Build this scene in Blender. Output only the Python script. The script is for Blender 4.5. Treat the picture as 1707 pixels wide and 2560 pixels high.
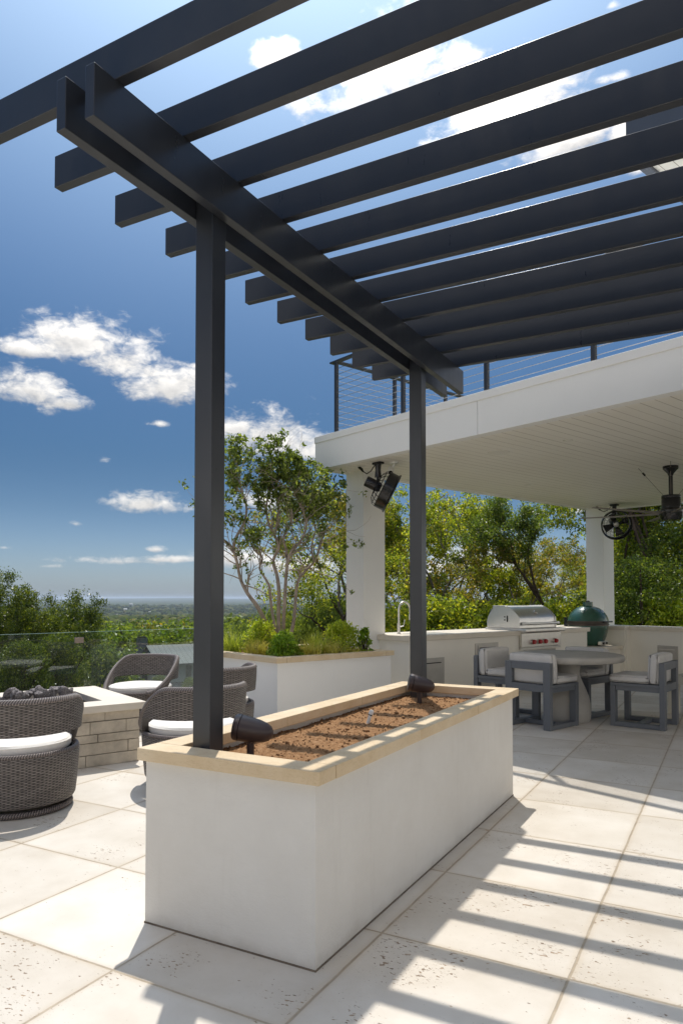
import bpy, bmesh, math, random
import numpy as np
from mathutils import Vector, Matrix, Quaternion

rad = math.radians
sc = bpy.context.scene
for o in list(bpy.data.objects):
    bpy.data.objects.remove(o)
COL = sc.collection

# ------------------------------------------------------------------ camera
CAM_H = 1.41
YAW, PITCH = rad(-28.67), rad(1.766)
FPX, CX, CY = 1790.87, 853.5, 1440.2
cF = Vector((math.sin(YAW) * math.cos(PITCH), math.cos(YAW) * math.cos(PITCH), math.sin(PITCH)))
cR = Vector((math.cos(YAW), -math.sin(YAW), 0))
cU = cR.cross(cF)
cam_d = bpy.data.cameras.new('camera')
cam = bpy.data.objects.new('camera', cam_d)
COL.objects.link(cam)
cam.matrix_world = Matrix(((cR.x, cU.x, -cF.x, 0), (cR.y, cU.y, -cF.y, 0), (cR.z, cU.z, -cF.z, CAM_H), (0, 0, 0, 1)))
cam_d.sensor_fit = 'HORIZONTAL'
cam_d.sensor_width = 36
cam_d.lens = 36 * FPX / 1707
cam_d.shift_y = (CY - 1280) / 1707
cam_d.clip_start = 0.05
cam_d.clip_end = 90000
sc.camera = cam


def ray(x, y):
    return cF + cR * ((x - CX) / FPX) - cU * ((y - CY) / FPX)


def at(x, y, depth):
    """world point seen at photo pixel (x, y) at a distance along the view axis"""
    return Vector((0, 0, CAM_H)) + ray(x, y) * depth


# ------------------------------------------------------------------ exposure, sun
sc.view_settings.view_transform = 'Standard'
sc.view_settings.look = 'None'
sc.view_settings.gamma = 1
sc.view_settings.use_curve_mapping = False
sc.view_settings.exposure = 0.56
sc.cycles.use_denoising = True
sc.cycles.max_bounces = 10
sc.cycles.transparent_max_bounces = 16
sc.cycles.sample_clamp_indirect = 6

SUN_TRAVEL = Vector((0.257, -0.412, -1.0)).normalized()
SUN_EL = math.asin(-SUN_TRAVEL.z)
SUN_AZ = math.atan2(-SUN_TRAVEL.x, -SUN_TRAVEL.y)       # from +Y towards +X
sun_d = bpy.data.lights.new('sun', 'SUN')
sun_d.energy = 2.7
sun_d.angle = rad(0.5)
sun_d.color = (1.0, 0.95, 0.87)
sun = bpy.data.objects.new('sun', sun_d)
COL.objects.link(sun)
sun.rotation_mode = 'QUATERNION'
sun.rotation_quaternion = SUN_TRAVEL.to_track_quat('-Z', 'Y')
sun.location = (-4, 6, 14)

# ------------------------------------------------------------------ sky
SKY_STRENGTH = 0.10
world = bpy.data.worlds.new('World')
sc.world = world
world.use_nodes = True
wt = world.node_tree
wt.nodes.clear()


class NT:
    """tiny node-tree helper"""

    def __init__(s, tree):
        s.t = tree

    def n(s, kind, **kw):
        nd = s.t.nodes.new(kind)
        for k, v in kw.items():
            setattr(nd, k, v)
        return nd

    def link(s, a, b):
        s.t.links.new(a, b)

    def put(s, sock, v):
        if hasattr(v, 'is_linked') or isinstance(v, bpy.types.NodeSocket):
            s.t.links.new(v, sock)
        else:
            sock.default_value = v

    def m(s, op, a, b=None, c=None, clamp=False):
        nd = s.n('ShaderNodeMath', operation=op)
        nd.use_clamp = clamp
        s.put(nd.inputs[0], a)
        if b is not None:
            s.put(nd.inputs[1], b)
        if c is not None:
            s.put(nd.inputs[2], c)
        return nd.outputs[0]

    def v(s, op, a, b=None):
        nd = s.n('ShaderNodeVectorMath', operation=op)
        s.put(nd.inputs[0], a)
        if b is not None:
            s.put(nd.inputs[1], b)
        return nd.outputs['Value'] if op in ('DOT_PRODUCT', 'LENGTH') else nd.outputs[0]

    def noise(s, vec, scale, detail=3, rough=0.5, dist=0.0, dim='3D'):
        nd = s.n('ShaderNodeTexNoise', noise_dimensions=dim)
        nd.inputs['Scale'].default_value = scale
        nd.inputs['Detail'].default_value = detail
        nd.inputs['Roughness'].default_value = rough
        nd.inputs['Distortion'].default_value = dist
        if vec is not None:
            s.link(vec, nd.inputs['Vector'])
        return nd.outputs['Fac']

    def ramp(s, fac, stops, interp='LINEAR'):
        nd = s.n('ShaderNodeValToRGB')
        nd.color_ramp.interpolation = interp
        e = nd.color_ramp.elements
        while len(e) < len(stops):
            e.new(0.5)
        for k, (p, c) in enumerate(stops):
            e[k].position = p
            e[k].color = (*c, 1) if len(c) == 3 else c
        s.link(fac, nd.inputs[0])
        return nd.outputs[0]

    def mix(s, fac, a, b, blend='MIX'):
        nd = s.n('ShaderNodeMix', data_type='RGBA', blend_type=blend)
        s.put(nd.inputs[0], fac)
        for sock, val in ((nd.inputs[6], a), (nd.inputs[7], b)):
            if isinstance(val, bpy.types.NodeSocket):
                s.link(val, sock)
            else:
                sock.default_value = (*val, 1) if len(val) == 3 else val
        return nd.outputs[2]

    def smooth(s, x, lo, hi):
        nd = s.n('ShaderNodeMapRange', interpolation_type='SMOOTHSTEP')
        s.put(nd.inputs[0], x)
        s.put(nd.inputs[1], lo)
        s.put(nd.inputs[2], hi)
        return nd.outputs[0]


W = NT(wt)
geo = W.n('ShaderNodeTexCoord')
D = geo.outputs['Generated']          # view direction for a world shader
sky = W.n('ShaderNodeTexSky', sky_type='NISHITA')
sky.sun_disc = False
sky.sun_elevation = SUN_EL
sky.sun_rotation = SUN_AZ
sky.altitude = 200
sky.air_density = 1.25
sky.dust_density = 1.0
sky.ozone_density = 2.2
W.link(D, sky.inputs[0])
# cumulus: (photo x, y of the middle, half width, half height, tilt) -> directions on the sky
CLOUDS = [(235, 862, 150, 62, 0), (335, 915, 130, 52, 0.15), (430, 968, 105, 58, 0), (70, 875, 75, 26, 0),
          (60, 978, 115, 50, 0.2), (165, 1012, 50, 22, 0), (705, 1090, 125, 68, 0), (590, 1072, 60, 26, 0), (800, 1120, 70, 50, 0),
          (375, 1262, 118, 36, 0), (640, 1255, 90, 40, 0), (250, 1402, 190, 20, 0), (128, 1416, 52, 13, 0), (388, 1374, 30, 14, 0), (10, 1370, 30, 10, 0),
          (610, 1400, 90, 36, 0), (760, 1420, 120, 34, 0), (900, 1400, 100, 40, 0), (420, 1400, 90, 14, 0),
          (960, 220, 235, 115, -0.35), (1150, 150, 125, 62, -0.2), (760, 265, 80, 45, 0), (1230, 285, 175, 85, -0.3),
          (1400, 365, 140, 62, -0.3), (695, 150, 70, 40, 0), (1532, 12, 30, 16, 0), (1530, 195, 40, 18, 0), (1560, 330, 40, 30, 0),
          (270, 1152, 26, 14, 0), (188, 1310, 30, 12, 0), (395, 1060, 40, 14, 0), (1460, 1250, 90, 50, 0), (1600, 420, 60, 30, 0), (1180, 1420, 200, 60, 0),
          (-500, 900, 260, 110, 0), (-900, 500, 300, 140, 0), (2300, 800, 300, 130, 0), (2500, 200, 300, 140, 0)]
field = None
low = None
for (px, py, hw, hh, tl) in CLOUDS:
    c = ray(px, py).normalized()
    r = Vector((c.y, -c.x, 0)).normalized()
    u = r.cross(c)
    r2 = r * math.cos(tl) - u * math.sin(tl)
    u2 = r * math.sin(tl) + u * math.cos(tl)
    k = c.dot(cF)
    w, h = hw * 1.1 / FPX * k, hh * 1.12 / FPX * k
    a = W.v('DOT_PRODUCT', D, tuple(r2 / w))
    b = W.v('DOT_PRODUCT', D, tuple(u2 / h))
    f = W.v('DOT_PRODUCT', D, tuple(c))
    bl = W.m('MULTIPLY_ADD', W.m('MINIMUM', b, 0.0), 0.75, b)          # flat bases
    q = W.m('MULTIPLY_ADD', a, a, W.m('MULTIPLY', bl, bl))
    # anything behind gets pushed far away
    q = W.m('ADD', q, W.m('MULTIPLY', W.m('LESS_THAN', f, 0.3), 99.0))
    mval = W.m('SUBTRACT', 1.0 if hh > 21 else 0.62, W.m('POWER', q, 0.6))
    wgt = W.m('POWER', W.m('MAXIMUM', W.m('ADD', mval, 0.7), 0.0), 3.0)
    lowv = W.m('MULTIPLY', wgt, W.m('SUBTRACT', 0.0, b))     # +1 at the flat base
    if field is None:
        field, low, wsum = mval, lowv, W.m('ADD', wgt, 0.001)
    else:
        field = W.m('MAXIMUM', field, mval)
        low = W.m('ADD', low, lowv)
        wsum = W.m('ADD', wsum, wgt)
low = W.m('DIVIDE', low, wsum)
Ds = W.v('MULTIPLY', D, (1, 1, 1.5))
# unseen broken cloud added behind and right of the viewer as fill light
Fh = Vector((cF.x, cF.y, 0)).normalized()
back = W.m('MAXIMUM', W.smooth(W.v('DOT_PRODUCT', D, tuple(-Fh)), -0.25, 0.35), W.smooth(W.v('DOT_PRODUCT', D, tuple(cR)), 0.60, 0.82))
zb_ = W.n('ShaderNodeSeparateXYZ')
W.link(D, zb_.inputs[0])
band = W.m('ADD', W.smooth(zb_.outputs[2], 0.36, 0.22), W.smooth(zb_.outputs[2], 0.66, 0.82))     # added banks low down and overhead, clearer between so the steel reflects blue
field = W.m('MAXIMUM', field, W.m('MULTIPLY_ADD', back, W.m('MULTIPLY_ADD', band, 0.66, 1.37), -1.5))


def billow(vec, detail):
    vn = W.n('ShaderNodeTexVoronoi', feature='F1', normalize=True)
    vn.inputs['Scale'].default_value = 19.0
    vn.inputs['Detail'].default_value = detail
    vn.inputs['Roughness'].default_value = 0.62
    vn.inputs['Lacunarity'].default_value = 2.3
    W.link(vec, vn.inputs['Vector'])
    return W.m('SUBTRACT', 1.0, vn.outputs['Distance'])


warp = W.n('ShaderNodeTexNoise')
warp.inputs['Scale'].default_value = 26.0
warp.inputs['Detail'].default_value = 4
W.link(Ds, warp.inputs['Vector'])
Dw = W.v('ADD', Ds, W.v('MULTIPLY', W.v('SUBTRACT', warp.outputs['Color'], (0.5, 0.5, 0.5)), (0.035, 0.035, 0.035)))
fbm = W.m('MULTIPLY_ADD', billow(Dw, 3), 0.62, W.m('MULTIPLY', W.noise(Ds, 9.0, 8, 0.6), 0.75))
Du = W.v('ADD', Dw, (-0.004, 0.006, 0.017))
fb2 = W.m('MULTIPLY_ADD', billow(Du, 1), 0.62, W.m('MULTIPLY', W.noise(W.v('ADD', Ds, (-0.004, 0.006, 0.017)), 9.0, 5, 0.6), 0.75))
fine = W.m('MULTIPLY', W.m('SUBTRACT', W.noise(W.v('MULTIPLY', Dw, (1, 1, 1.6)), 42.0, 4, 0.6), 0.5), 1.5)
dens = W.m('MULTIPLY_ADD', W.m('SUBTRACT', fbm, 0.80), 3.3, W.m('ADD', field, W.m('ADD', fine, -0.04)))
cov = W.smooth(dens, -0.15, 0.95)
shade = W.m('MULTIPLY_ADD', W.m('SUBTRACT', fbm, fb2), 2.2, 0.66)
shade = W.m('MULTIPLY_ADD', low, -0.72, shade, clamp=True)
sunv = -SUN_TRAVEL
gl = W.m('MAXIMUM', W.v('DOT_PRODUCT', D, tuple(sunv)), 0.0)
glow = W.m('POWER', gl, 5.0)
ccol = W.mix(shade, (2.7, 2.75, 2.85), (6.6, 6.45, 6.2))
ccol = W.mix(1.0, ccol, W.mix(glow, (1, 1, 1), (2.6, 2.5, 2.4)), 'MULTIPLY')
ccol = W.mix(1.0, ccol, W.mix(back, (1, 1, 1), (2.4, 2.27, 2.07)), 'MULTIPLY')   # added clouds brightened to give more fill
# thin, pale veil near the horizon
zc_ = W.n('ShaderNodeSeparateXYZ')
W.link(D, zc_.inputs[0])
# air: paler and greyer low down, deep blue at mid height, brighter again near the sun
tint = W.ramp(zc_.outputs[2], [(0.0, (0.40, 0.53, 0.84)), (0.06, (0.31, 0.41, 0.62)), (0.12, (0.195, 0.28, 0.41)), (0.20, (0.125, 0.215, 0.315)), (0.42, (0.155, 0.285, 0.42)), (0.65, (0.34, 0.52, 0.66)), (0.95, (0.75, 0.82, 0.85))], 'B_SPLINE')
skyc = W.mix(1.0, sky.outputs[0], tint, 'MULTIPLY')
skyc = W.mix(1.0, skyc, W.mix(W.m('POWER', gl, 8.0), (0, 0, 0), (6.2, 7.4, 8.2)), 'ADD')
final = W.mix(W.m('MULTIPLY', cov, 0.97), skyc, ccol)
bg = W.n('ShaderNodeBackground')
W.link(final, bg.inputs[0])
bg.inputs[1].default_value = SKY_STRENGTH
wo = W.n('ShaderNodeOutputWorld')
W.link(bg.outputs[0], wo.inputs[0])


# ================================================================== helpers
def new_mat(name):
    m = bpy.data.materials.new(name)
    m.use_nodes = True
    t = NT(m.node_tree)
    b = m.node_tree.nodes['Principled BSDF']
    return m, t, b


def mat(name, col, rough=0.6, spec=0.5, metal=0.0, var=0.08, vscale=3.0, bump=0.0, bscale=60.0, bdist=0.004, sheen=0.0):
    """principled material with gentle procedural colour variation and bump"""
    m, t, b = new_mat(name)
    co = t.n('ShaderNodeTexCoord').outputs['Object']
    if var > 0:
        f = t.noise(co, vscale, 5, 0.6)
        lo = tuple(max(0, c * (1 - var)) for c in col)
        hi = tuple(min(1, c * (1 + var)) for c in col)
        t.link(t.ramp(f, [(0.3, lo), (0.7, hi)]), b.inputs['Base Color'])
    else:
        b.inputs['Base Color'].default_value = (*col, 1)
    b.inputs['Roughness'].default_value = rough
    b.inputs['Specular IOR Level'].default_value = spec
    b.inputs['Metallic'].default_value = metal
    if sheen:
        b.inputs['Sheen Weight'].default_value = sheen
    if bump > 0:
        bp = t.n('ShaderNodeBump')
        bp.inputs['Strength'].default_value = bump
        bp.inputs['Distance'].default_value = bdist
        t.link(t.noise(co, bscale, 4, 0.6), bp.inputs['Height'])
        t.link(bp.outputs[0], b.inputs['Normal'])
    return m


class MB:
    """collects boxes, tubes, lathes and prisms into one mesh"""

    def __init__(s):
        s.v, s.f, s.uv = [], [], {}

    def add(s, verts, faces):
        o = len(s.v)
        s.v += [tuple(p) for p in verts]
        s.f += [tuple(i + o for i in q) for q in faces]
        return s

    def box(s, x0, x1, y0, y1, z0, z1):
        return s.add([(x0, y0, z0), (x1, y0, z0), (x1, y1, z0), (x0, y1, z0), (x0, y0, z1), (x1, y0, z1), (x1, y1, z1), (x0, y1, z1)],
                     [(3, 2, 1, 0), (4, 5, 6, 7), (0, 1, 5, 4), (1, 2, 6, 5), (2, 3, 7, 6), (3, 0, 4, 7)])

    def prism(s, poly, z0, z1):
        n = len(poly)
        return s.add([(x, y, z0) for x, y in poly] + [(x, y, z1) for x, y in poly],
                     [tuple(range(n - 1, -1, -1)), tuple(range(n, 2 * n))] + [(i, (i + 1) % n, n + (i + 1) % n, n + i) for i in range(n)])

    def extrude_y(s, prof, y0, y1):
        """profile in x-z extruded along y"""
        n = len(prof)
        return s.add([(x, y0, z) for x, z in prof] + [(x, y1, z) for x, z in prof],
                     [tuple(range(n)), tuple(range(2 * n - 1, n - 1, -1))] + [((i + 1) % n, i, n + i, n + (i + 1) % n) for i in range(n)])

    def tube(s, pts, r, n=8, cap=True):
        pts = [Vector(p) for p in pts]
        rs = r if isinstance(r, (list, tuple)) else [r] * len(pts)
        vs, fs = [], []
        ref = None
        for i, p in enumerate(pts):
            d = (pts[min(i + 1, len(pts) - 1)] - pts[max(i - 1, 0)])
            d = d.normalized() if d.length > 1e-9 else Vector((0, 0, 1))
            if ref is None:
                ref = Vector((1, 0, 0)) if abs(d.x) < 0.8 else Vector((0, 1, 0))
            a = (ref - d * ref.dot(d))
            a = a.normalized() if a.length > 1e-6 else d.orthogonal().normalized()
            ref = a
            b = d.cross(a)
            for k in range(n):
                t = 2 * math.pi * k / n
                vs.append(p + (a * math.cos(t) + b * math.sin(t)) * rs[i])
        for i in range(len(pts) - 1):
            for k in range(n):
                fs.append((i * n + k, i * n + (k + 1) % n, (i + 1) * n + (k + 1) % n, (i + 1) * n + k))
        if cap:
            fs.append(tuple(range(n - 1, -1, -1)))
            fs.append(tuple((len(pts) - 1) * n + k for k in range(n)))
        return s.add(vs, fs)

    def lathe(s, prof, n=32, c=(0, 0, 0), M=None):
        """profile [(r, z)...] round the z axis; M turns it"""
        vs, fs = [], []
        for r, z in prof:
            for k in range(n):
                t = 2 * math.pi * k / n
                p = Vector((r * math.cos(t), r * math.sin(t), z))
                if M is not None:
                    p = M @ p
                vs.append(p + Vector(c))
        for i in range(len(prof) - 1):
            for k in range(n):
                fs.append((i * n + k, i * n + (k + 1) % n, (i + 1) * n + (k + 1) % n, (i + 1) * n + k))
        fs.append(tuple(range(n - 1, -1, -1)))
        fs.append(tuple((len(prof) - 1) * n + k for k in range(n)))
        return s.add(vs, fs)

    def build(s, name, m, parent=None, bevel=0.0, seg=2, smooth=False, sub=0):
        me = bpy.data.meshes.new(name)
        me.from_pydata(s.v, [], s.f)
        me.update()
        bm = bmesh.new()
        bm.from_mesh(me)
        bmesh.ops.recalc_face_normals(bm, faces=bm.faces)
        bm.to_mesh(me)
        bm.free()
        me.materials.append(m)
        o = bpy.data.objects.new(name, me)
        COL.objects.link(o)
        if parent is not None:
            o.parent = parent
        if smooth or bevel:
            me.shade_smooth()
        if bevel:
            md = o.modifiers.new('bevel', 'BEVEL')
            md.width = bevel
            md.segments = seg
            md.limit_method = 'ANGLE'
            md.angle_limit = rad(40)
            md.harden_normals = True
        if sub:
            md = o.modifiers.new('sub', 'SUBSURF')
            md.levels = md.render_levels = sub
        if smooth and not bevel and not sub:
            me.set_sharp_from_angle(angle=rad(40))
        return o


def np_mesh(name, V, F, m, parent=None, smooth=False):
    """fast mesh from numpy arrays; F is (n, 3) or (n, 4)"""
    me = bpy.data.meshes.new(name)
    V = np.asarray(V, dtype=np.float32)
    F = np.asarray(F, dtype=np.int32)
    k = F.shape[1]
    me.vertices.add(len(V))
    me.vertices.foreach_set('co', V.ravel())
    me.loops.add(F.size)
    me.loops.foreach_set('vertex_index', F.ravel())
    me.polygons.add(len(F))
    me.polygons.foreach_set('loop_start', np.arange(0, F.size, k, dtype=np.int32))
    me.polygons.foreach_set('loop_total', np.full(len(F), k, dtype=np.int32))
    if smooth:
        me.polygons.foreach_set('use_smooth', np.ones(len(F), dtype=bool))
    me.update(calc_edges=True)
    me.validate()
    me.materials.append(m)
    o = bpy.data.objects.new(name, me)
    COL.objects.link(o)
    if parent is not None:
        o.parent = parent
    return o


def tag(o, label=None, cat=None, group=None, kind=None):
    if label:
        o['label'] = label
    if cat:
        o['category'] = cat
    if group:
        o['group'] = group
    if kind:
        o['kind'] = kind
    return o


def thing(name, label, cat, loc=(0, 0, 0), rz=0.0, group=None):
    o = bpy.data.objects.new(name, None)
    o.empty_display_size = 0.2
    COL.objects.link(o)
    o.location = loc
    o.rotation_euler = (0, 0, rz)
    return tag(o, label, cat, group)


def copy_tree(o, parent=None):
    c = o.copy()
    COL.objects.link(c)
    if parent is not None:
        c.parent = parent
    for ch in list(o.children):
        copy_tree(ch, c)
    return c


PA = rad(-21.0)                                   # the pavilion stands turned against the pergola
E1 = Vector((math.cos(PA), math.sin(PA), 0))
E2 = Vector((-math.sin(PA), math.cos(PA), 0))


def pv(u, v, z=0.0):
    p = E1 * u + E2 * v
    return Vector((p.x, p.y, z))


# ================================================================== materials
M = {}


def mat_stucco():
    m, t, b = new_mat('white_stucco')
    co = t.n('ShaderNodeTexCoord').outputs['Object']
    big = t.noise(co, 1.7, 5, 0.65)
    base = t.ramp(big, [(0.3, (0.63, 0.605, 0.56)), (0.7, (0.70, 0.68, 0.64))])
    # faint vertical runs and a soiled foot
    run = t.noise(t.v('MULTIPLY', co, (9, 9, 0.7)), 1.6, 5, 0.65)
    base = t.mix(t.m('MULTIPLY', t.smooth(run, 0.56, 0.75), 0.09), base, (0.36, 0.32, 0.26))
    sp = t.n('ShaderNodeSeparateXYZ')
    t.link(co, sp.inputs[0])
    foot = t.m('MULTIPLY', t.smooth(t.m('MULTIPLY_ADD', t.noise(co, 7, 5, 0.7), 0.10, sp.outputs[2]), 0.115, 0.035), 0.35)
    base = t.mix(foot, base, (0.33, 0.28, 0.22))
    t.link(base, b.inputs['Base Color'])
    b.inputs['Roughness'].default_value = 0.85
    b.inputs['Specular IOR Level'].default_value = 0.25
    h = t.m('MULTIPLY_ADD', t.noise(co, 150, 3, 0.6), 0.35, t.noise(t.v('MULTIPLY', co, (1, 1, 1.6)), 14, 5, 0.6))
    bp = t.n('ShaderNodeBump')
    bp.inputs['Strength'].default_value = 0.35
    bp.inputs['Distance'].default_value = 0.008
    t.link(h, bp.inputs['Height'])
    t.link(bp.outputs[0], b.inputs['Normal'])
    return m


M['stucco'] = mat_stucco()
M['kitchen_render'] = mat('cream_white_kitchen_render', (0.83, 0.79, 0.71), 0.8, 0.3, var=0.03, vscale=1.4, bump=0.15, bscale=130, bdist=0.002)
M['white_paint'] = mat('white_painted_render', (0.84, 0.83, 0.80), 0.7, 0.3, var=0.025, vscale=1.2, bump=0.1, bscale=160, bdist=0.002)


def mat_steel():
    m, t, b = new_mat('dark_bronze_steel')
    co = t.n('ShaderNodeTexCoord').outputs['Object']
    f = t.noise(co, 2.4, 6, 0.65)
    t.link(t.ramp(f, [(0.3, (0.019, 0.022, 0.029)), (0.7, (0.028, 0.031, 0.039))]), b.inputs['Base Color'])
    dust = t.smooth(t.noise(co, 55, 4, 0.7), 0.62, 0.74)
    t.link(t.m('MULTIPLY_ADD', t.noise(t.v('MULTIPLY', co, (6, 6, 1)), 2.2, 5, 0.65), 0.30, t.m('MULTIPLY_ADD', dust, 0.03, 0.18)), b.inputs['Roughness'])
    b.inputs['IOR'].default_value = 1.58
    bp = t.n('ShaderNodeBump')
    bp.inputs['Strength'].default_value = 0.06
    bp.inputs['Distance'].default_value = 0.004
    t.link(t.noise(co, 24, 5, 0.65), bp.inputs['Height'])
    t.link(bp.outputs[0], b.inputs['Normal'])
    return m


M['steel_dark'] = mat_steel()
M['rail_steel'] = mat('dark_rail_steel', (0.03, 0.034, 0.042), 0.35, 0.5, var=0.1)
M['cable'] = mat('stainless_cable', (0.42, 0.40, 0.38), 0.35, 0.5, metal=0.9, var=0.05)
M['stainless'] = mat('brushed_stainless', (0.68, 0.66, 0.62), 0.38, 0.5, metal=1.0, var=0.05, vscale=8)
M['stainless_dark'] = mat('shade_darkened_stainless', (0.48, 0.46, 0.43), 0.35, 0.5, metal=0.9, var=0.06, vscale=8)  # darker copy of the stainless, with shade put into its colour
M['black_metal'] = mat('black_powder_coat', (0.011, 0.011, 0.013), 0.22, 0.5, var=0.1)
M['gap'] = mat('dark_slots_and_black_parts', (0.02, 0.02, 0.02), 0.8, 0.2, var=0)  # slot darkness put in as near-black plates; seal, lens, handles, cap plain black
M['bronze'] = mat('brown_bronze_plastic', (0.050, 0.034, 0.034), 0.42, 0.5, var=0.1, bump=0.05, bscale=200)
M['concrete'] = mat('smooth_grey_concrete', (0.40, 0.375, 0.335), 0.62, 0.35, var=0.12, vscale=5, bump=0.15, bscale=90, bdist=0.002)
M['chair_frame'] = mat('grey_powder_coat', (0.125, 0.135, 0.15), 0.45, 0.45, var=0.06)
M['red'] = mat('red_plastic', (0.35, 0.012, 0.015), 0.35, 0.5, var=0.05)
M['white_plastic'] = mat('white_plastic', (0.75, 0.74, 0.71), 0.4, 0.5, var=0.03)
M['dark_glass'] = mat('dark_window_glass', (0.04, 0.05, 0.055), 0.1, 0.6, var=0)
M['lava'] = mat('lava_rock', (0.40, 0.365, 0.36), 0.9, 0.25, var=0.7, vscale=3.5, bump=0.8, bscale=9, bdist=0.12)
M['gravel'] = mat('dark_lava_gravel', (0.07, 0.062, 0.062), 0.95, 0.2, var=0.6, vscale=60, bump=1.0, bscale=70, bdist=0.03)


def fabric(name, col, scale=420):
    m, t, b = new_mat(name)
    co = t.n('ShaderNodeTexCoord').outputs['Object']
    f = t.noise(co, 9, 4, 0.6)
    fine = t.noise(t.v('MULTIPLY', co, (1, 1, 0.25)), scale, 2, 0.5)
    f2 = t.m('MULTIPLY_ADD', f, 0.5, t.m('MULTIPLY', fine, 0.5))
    t.link(t.ramp(f2, [(0.3, tuple(c * 0.86 for c in col)), (0.7, tuple(min(1, c * 1.08) for c in col))]), b.inputs['Base Color'])
    b.inputs['Roughness'].default_value = 0.9
    b.inputs['Specular IOR Level'].default_value = 0.2
    b.inputs['Sheen Weight'].default_value = 0.15
    bp = t.n('ShaderNodeBump')
    bp.inputs['Strength'].default_value = 0.3
    bp.inputs['Distance'].default_value = 0.003
    t.link(t.noise(co, 28, 5, 0.65), bp.inputs['Height'])
    t.link(bp.outputs[0], b.inputs['Normal'])
    return m


M['grey_fabric'] = fabric('light_grey_outdoor_fabric', (0.60, 0.575, 0.545))
M['white_fabric'] = fabric('white_outdoor_fabric', (0.82, 0.79, 0.75))


def mat_floor():
    m, t, b = new_mat('travertine_pavers')
    co = t.n('ShaderNodeTexCoord').outputs['Object']
    S, OX, OY, G = 0.763, -0.556, 2.003, 0.0075
    sp = t.n('ShaderNodeSeparateXYZ')
    t.link(co, sp.inputs[0])
    wob = t.m('MULTIPLY', t.m('SUBTRACT', t.noise(co, 5, 3, 0.6), 0.5), 0.010)
    gx = t.m('ADD', t.m('DIVIDE', t.m('SUBTRACT', sp.outputs[0], OX), S), wob)
    gy = t.m('ADD', t.m('DIVIDE', t.m('SUBTRACT', sp.outputs[1], OY), S), wob)

    def joint(g):
        fr = t.m('FRACT', g)
        return t.m('MULTIPLY', t.m('MINIMUM', fr, t.m('SUBTRACT', 1.0, fr)), S)
    dj = t.m('MINIMUM', joint(gx), joint(gy))
    edge = t.smooth(dj, G * 0.35, G)                 # 0 in the joint, 1 on the stone
    soft = t.smooth(dj, 0.004, 0.035)                # worn, stained rims
    cell = t.n('ShaderNodeCombineXYZ')
    t.link(t.m('FLOOR', gx), cell.inputs[0])
    t.link(t.m('FLOOR', gy), cell.inputs[1])
    wn = t.n('ShaderNodeTexWhiteNoise', noise_dimensions='2D')
    t.link(cell.outputs[0], wn.inputs['Vector'])
    per = wn.outputs['Value']
    shift = t.v('ADD', co, t.v('MULTIPLY', wn.outputs['Color'], (40, 40, 40)))
    blot = t.noise(shift, 2.6, 6, 0.6)
    base = t.ramp(blot, [(0.28, (0.565, 0.51, 0.435)), (0.5, (0.635, 0.585, 0.515)), (0.74, (0.695, 0.655, 0.595))])
    tint = t.ramp(per, [(0, (0.86, 0.84, 0.81)), (1, (1.02, 1.02, 1.02))])
    base = t.mix(1.0, base, tint, 'MULTIPLY')
    # the pits of the stone: small holes gathered in drifts
    st = t.v('MULTIPLY', shift, (1.0, 1.9, 1.0))
    big = t.smooth(t.noise(shift, 2.7, 2, 0.5), 0.46, 0.66)
    p1 = t.noise(st, 40, 2, 0.5)
    thr = t.m('SUBTRACT', t.m('MULTIPLY_ADD', per, 0.05, 0.712), t.m('MULTIPLY', big, 0.11))
    pit = t.smooth(t.m('SUBTRACT', p1, thr), 0.0, 0.035)
    p2 = t.noise(st, 105, 2, 0.5)
    pit2 = t.smooth(t.m('SUBTRACT', p2, t.m('SUBTRACT', 0.745, t.m('MULTIPLY', big, 0.08))), 0.0, 0.03)
    pit = t.m('MAXIMUM', pit, t.m('MULTIPLY', pit2, 0.75))
    pitc = t.ramp(t.noise(shift, 16, 2), [(0.35, (0.15, 0.095, 0.055)), (0.65, (0.36, 0.25, 0.155))])
    colr = t.mix(t.m('MULTIPLY', pit, 0.9), base, pitc)
    colr = t.mix(t.m('MULTIPLY', t.m('SUBTRACT', 1.0, soft), 0.30), colr, (0.50, 0.40, 0.28))
    grout = t.ramp(t.noise(co, 9, 4), [(0.3, (0.31, 0.25, 0.18)), (0.7, (0.45, 0.375, 0.28))])
    colr = t.mix(edge, grout, colr)
    t.link(colr, b.inputs['Base Color'])
    rr = t.m('MULTIPLY_ADD', t.noise(shift, 5, 4), 0.25, 0.42)
    t.link(rr, b.inputs['Roughness'])
    b.inputs['Specular IOR Level'].default_value = 0.32
    hgt = t.m('SUBTRACT', t.m('MULTIPLY', edge, 0.7), t.m('MULTIPLY', pit, 0.8))
    hgt = t.m('MULTIPLY_ADD', t.noise(shift, 70, 4), 0.08, hgt)
    bp = t.n('ShaderNodeBump')
    bp.inputs['Strength'].default_value = 0.55
    bp.inputs['Distance'].default_value = 0.006
    t.link(hgt, bp.inputs['Height'])
    t.link(bp.outputs[0], b.inputs['Normal'])
    return m


M['floor'] = mat_floor()


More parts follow.
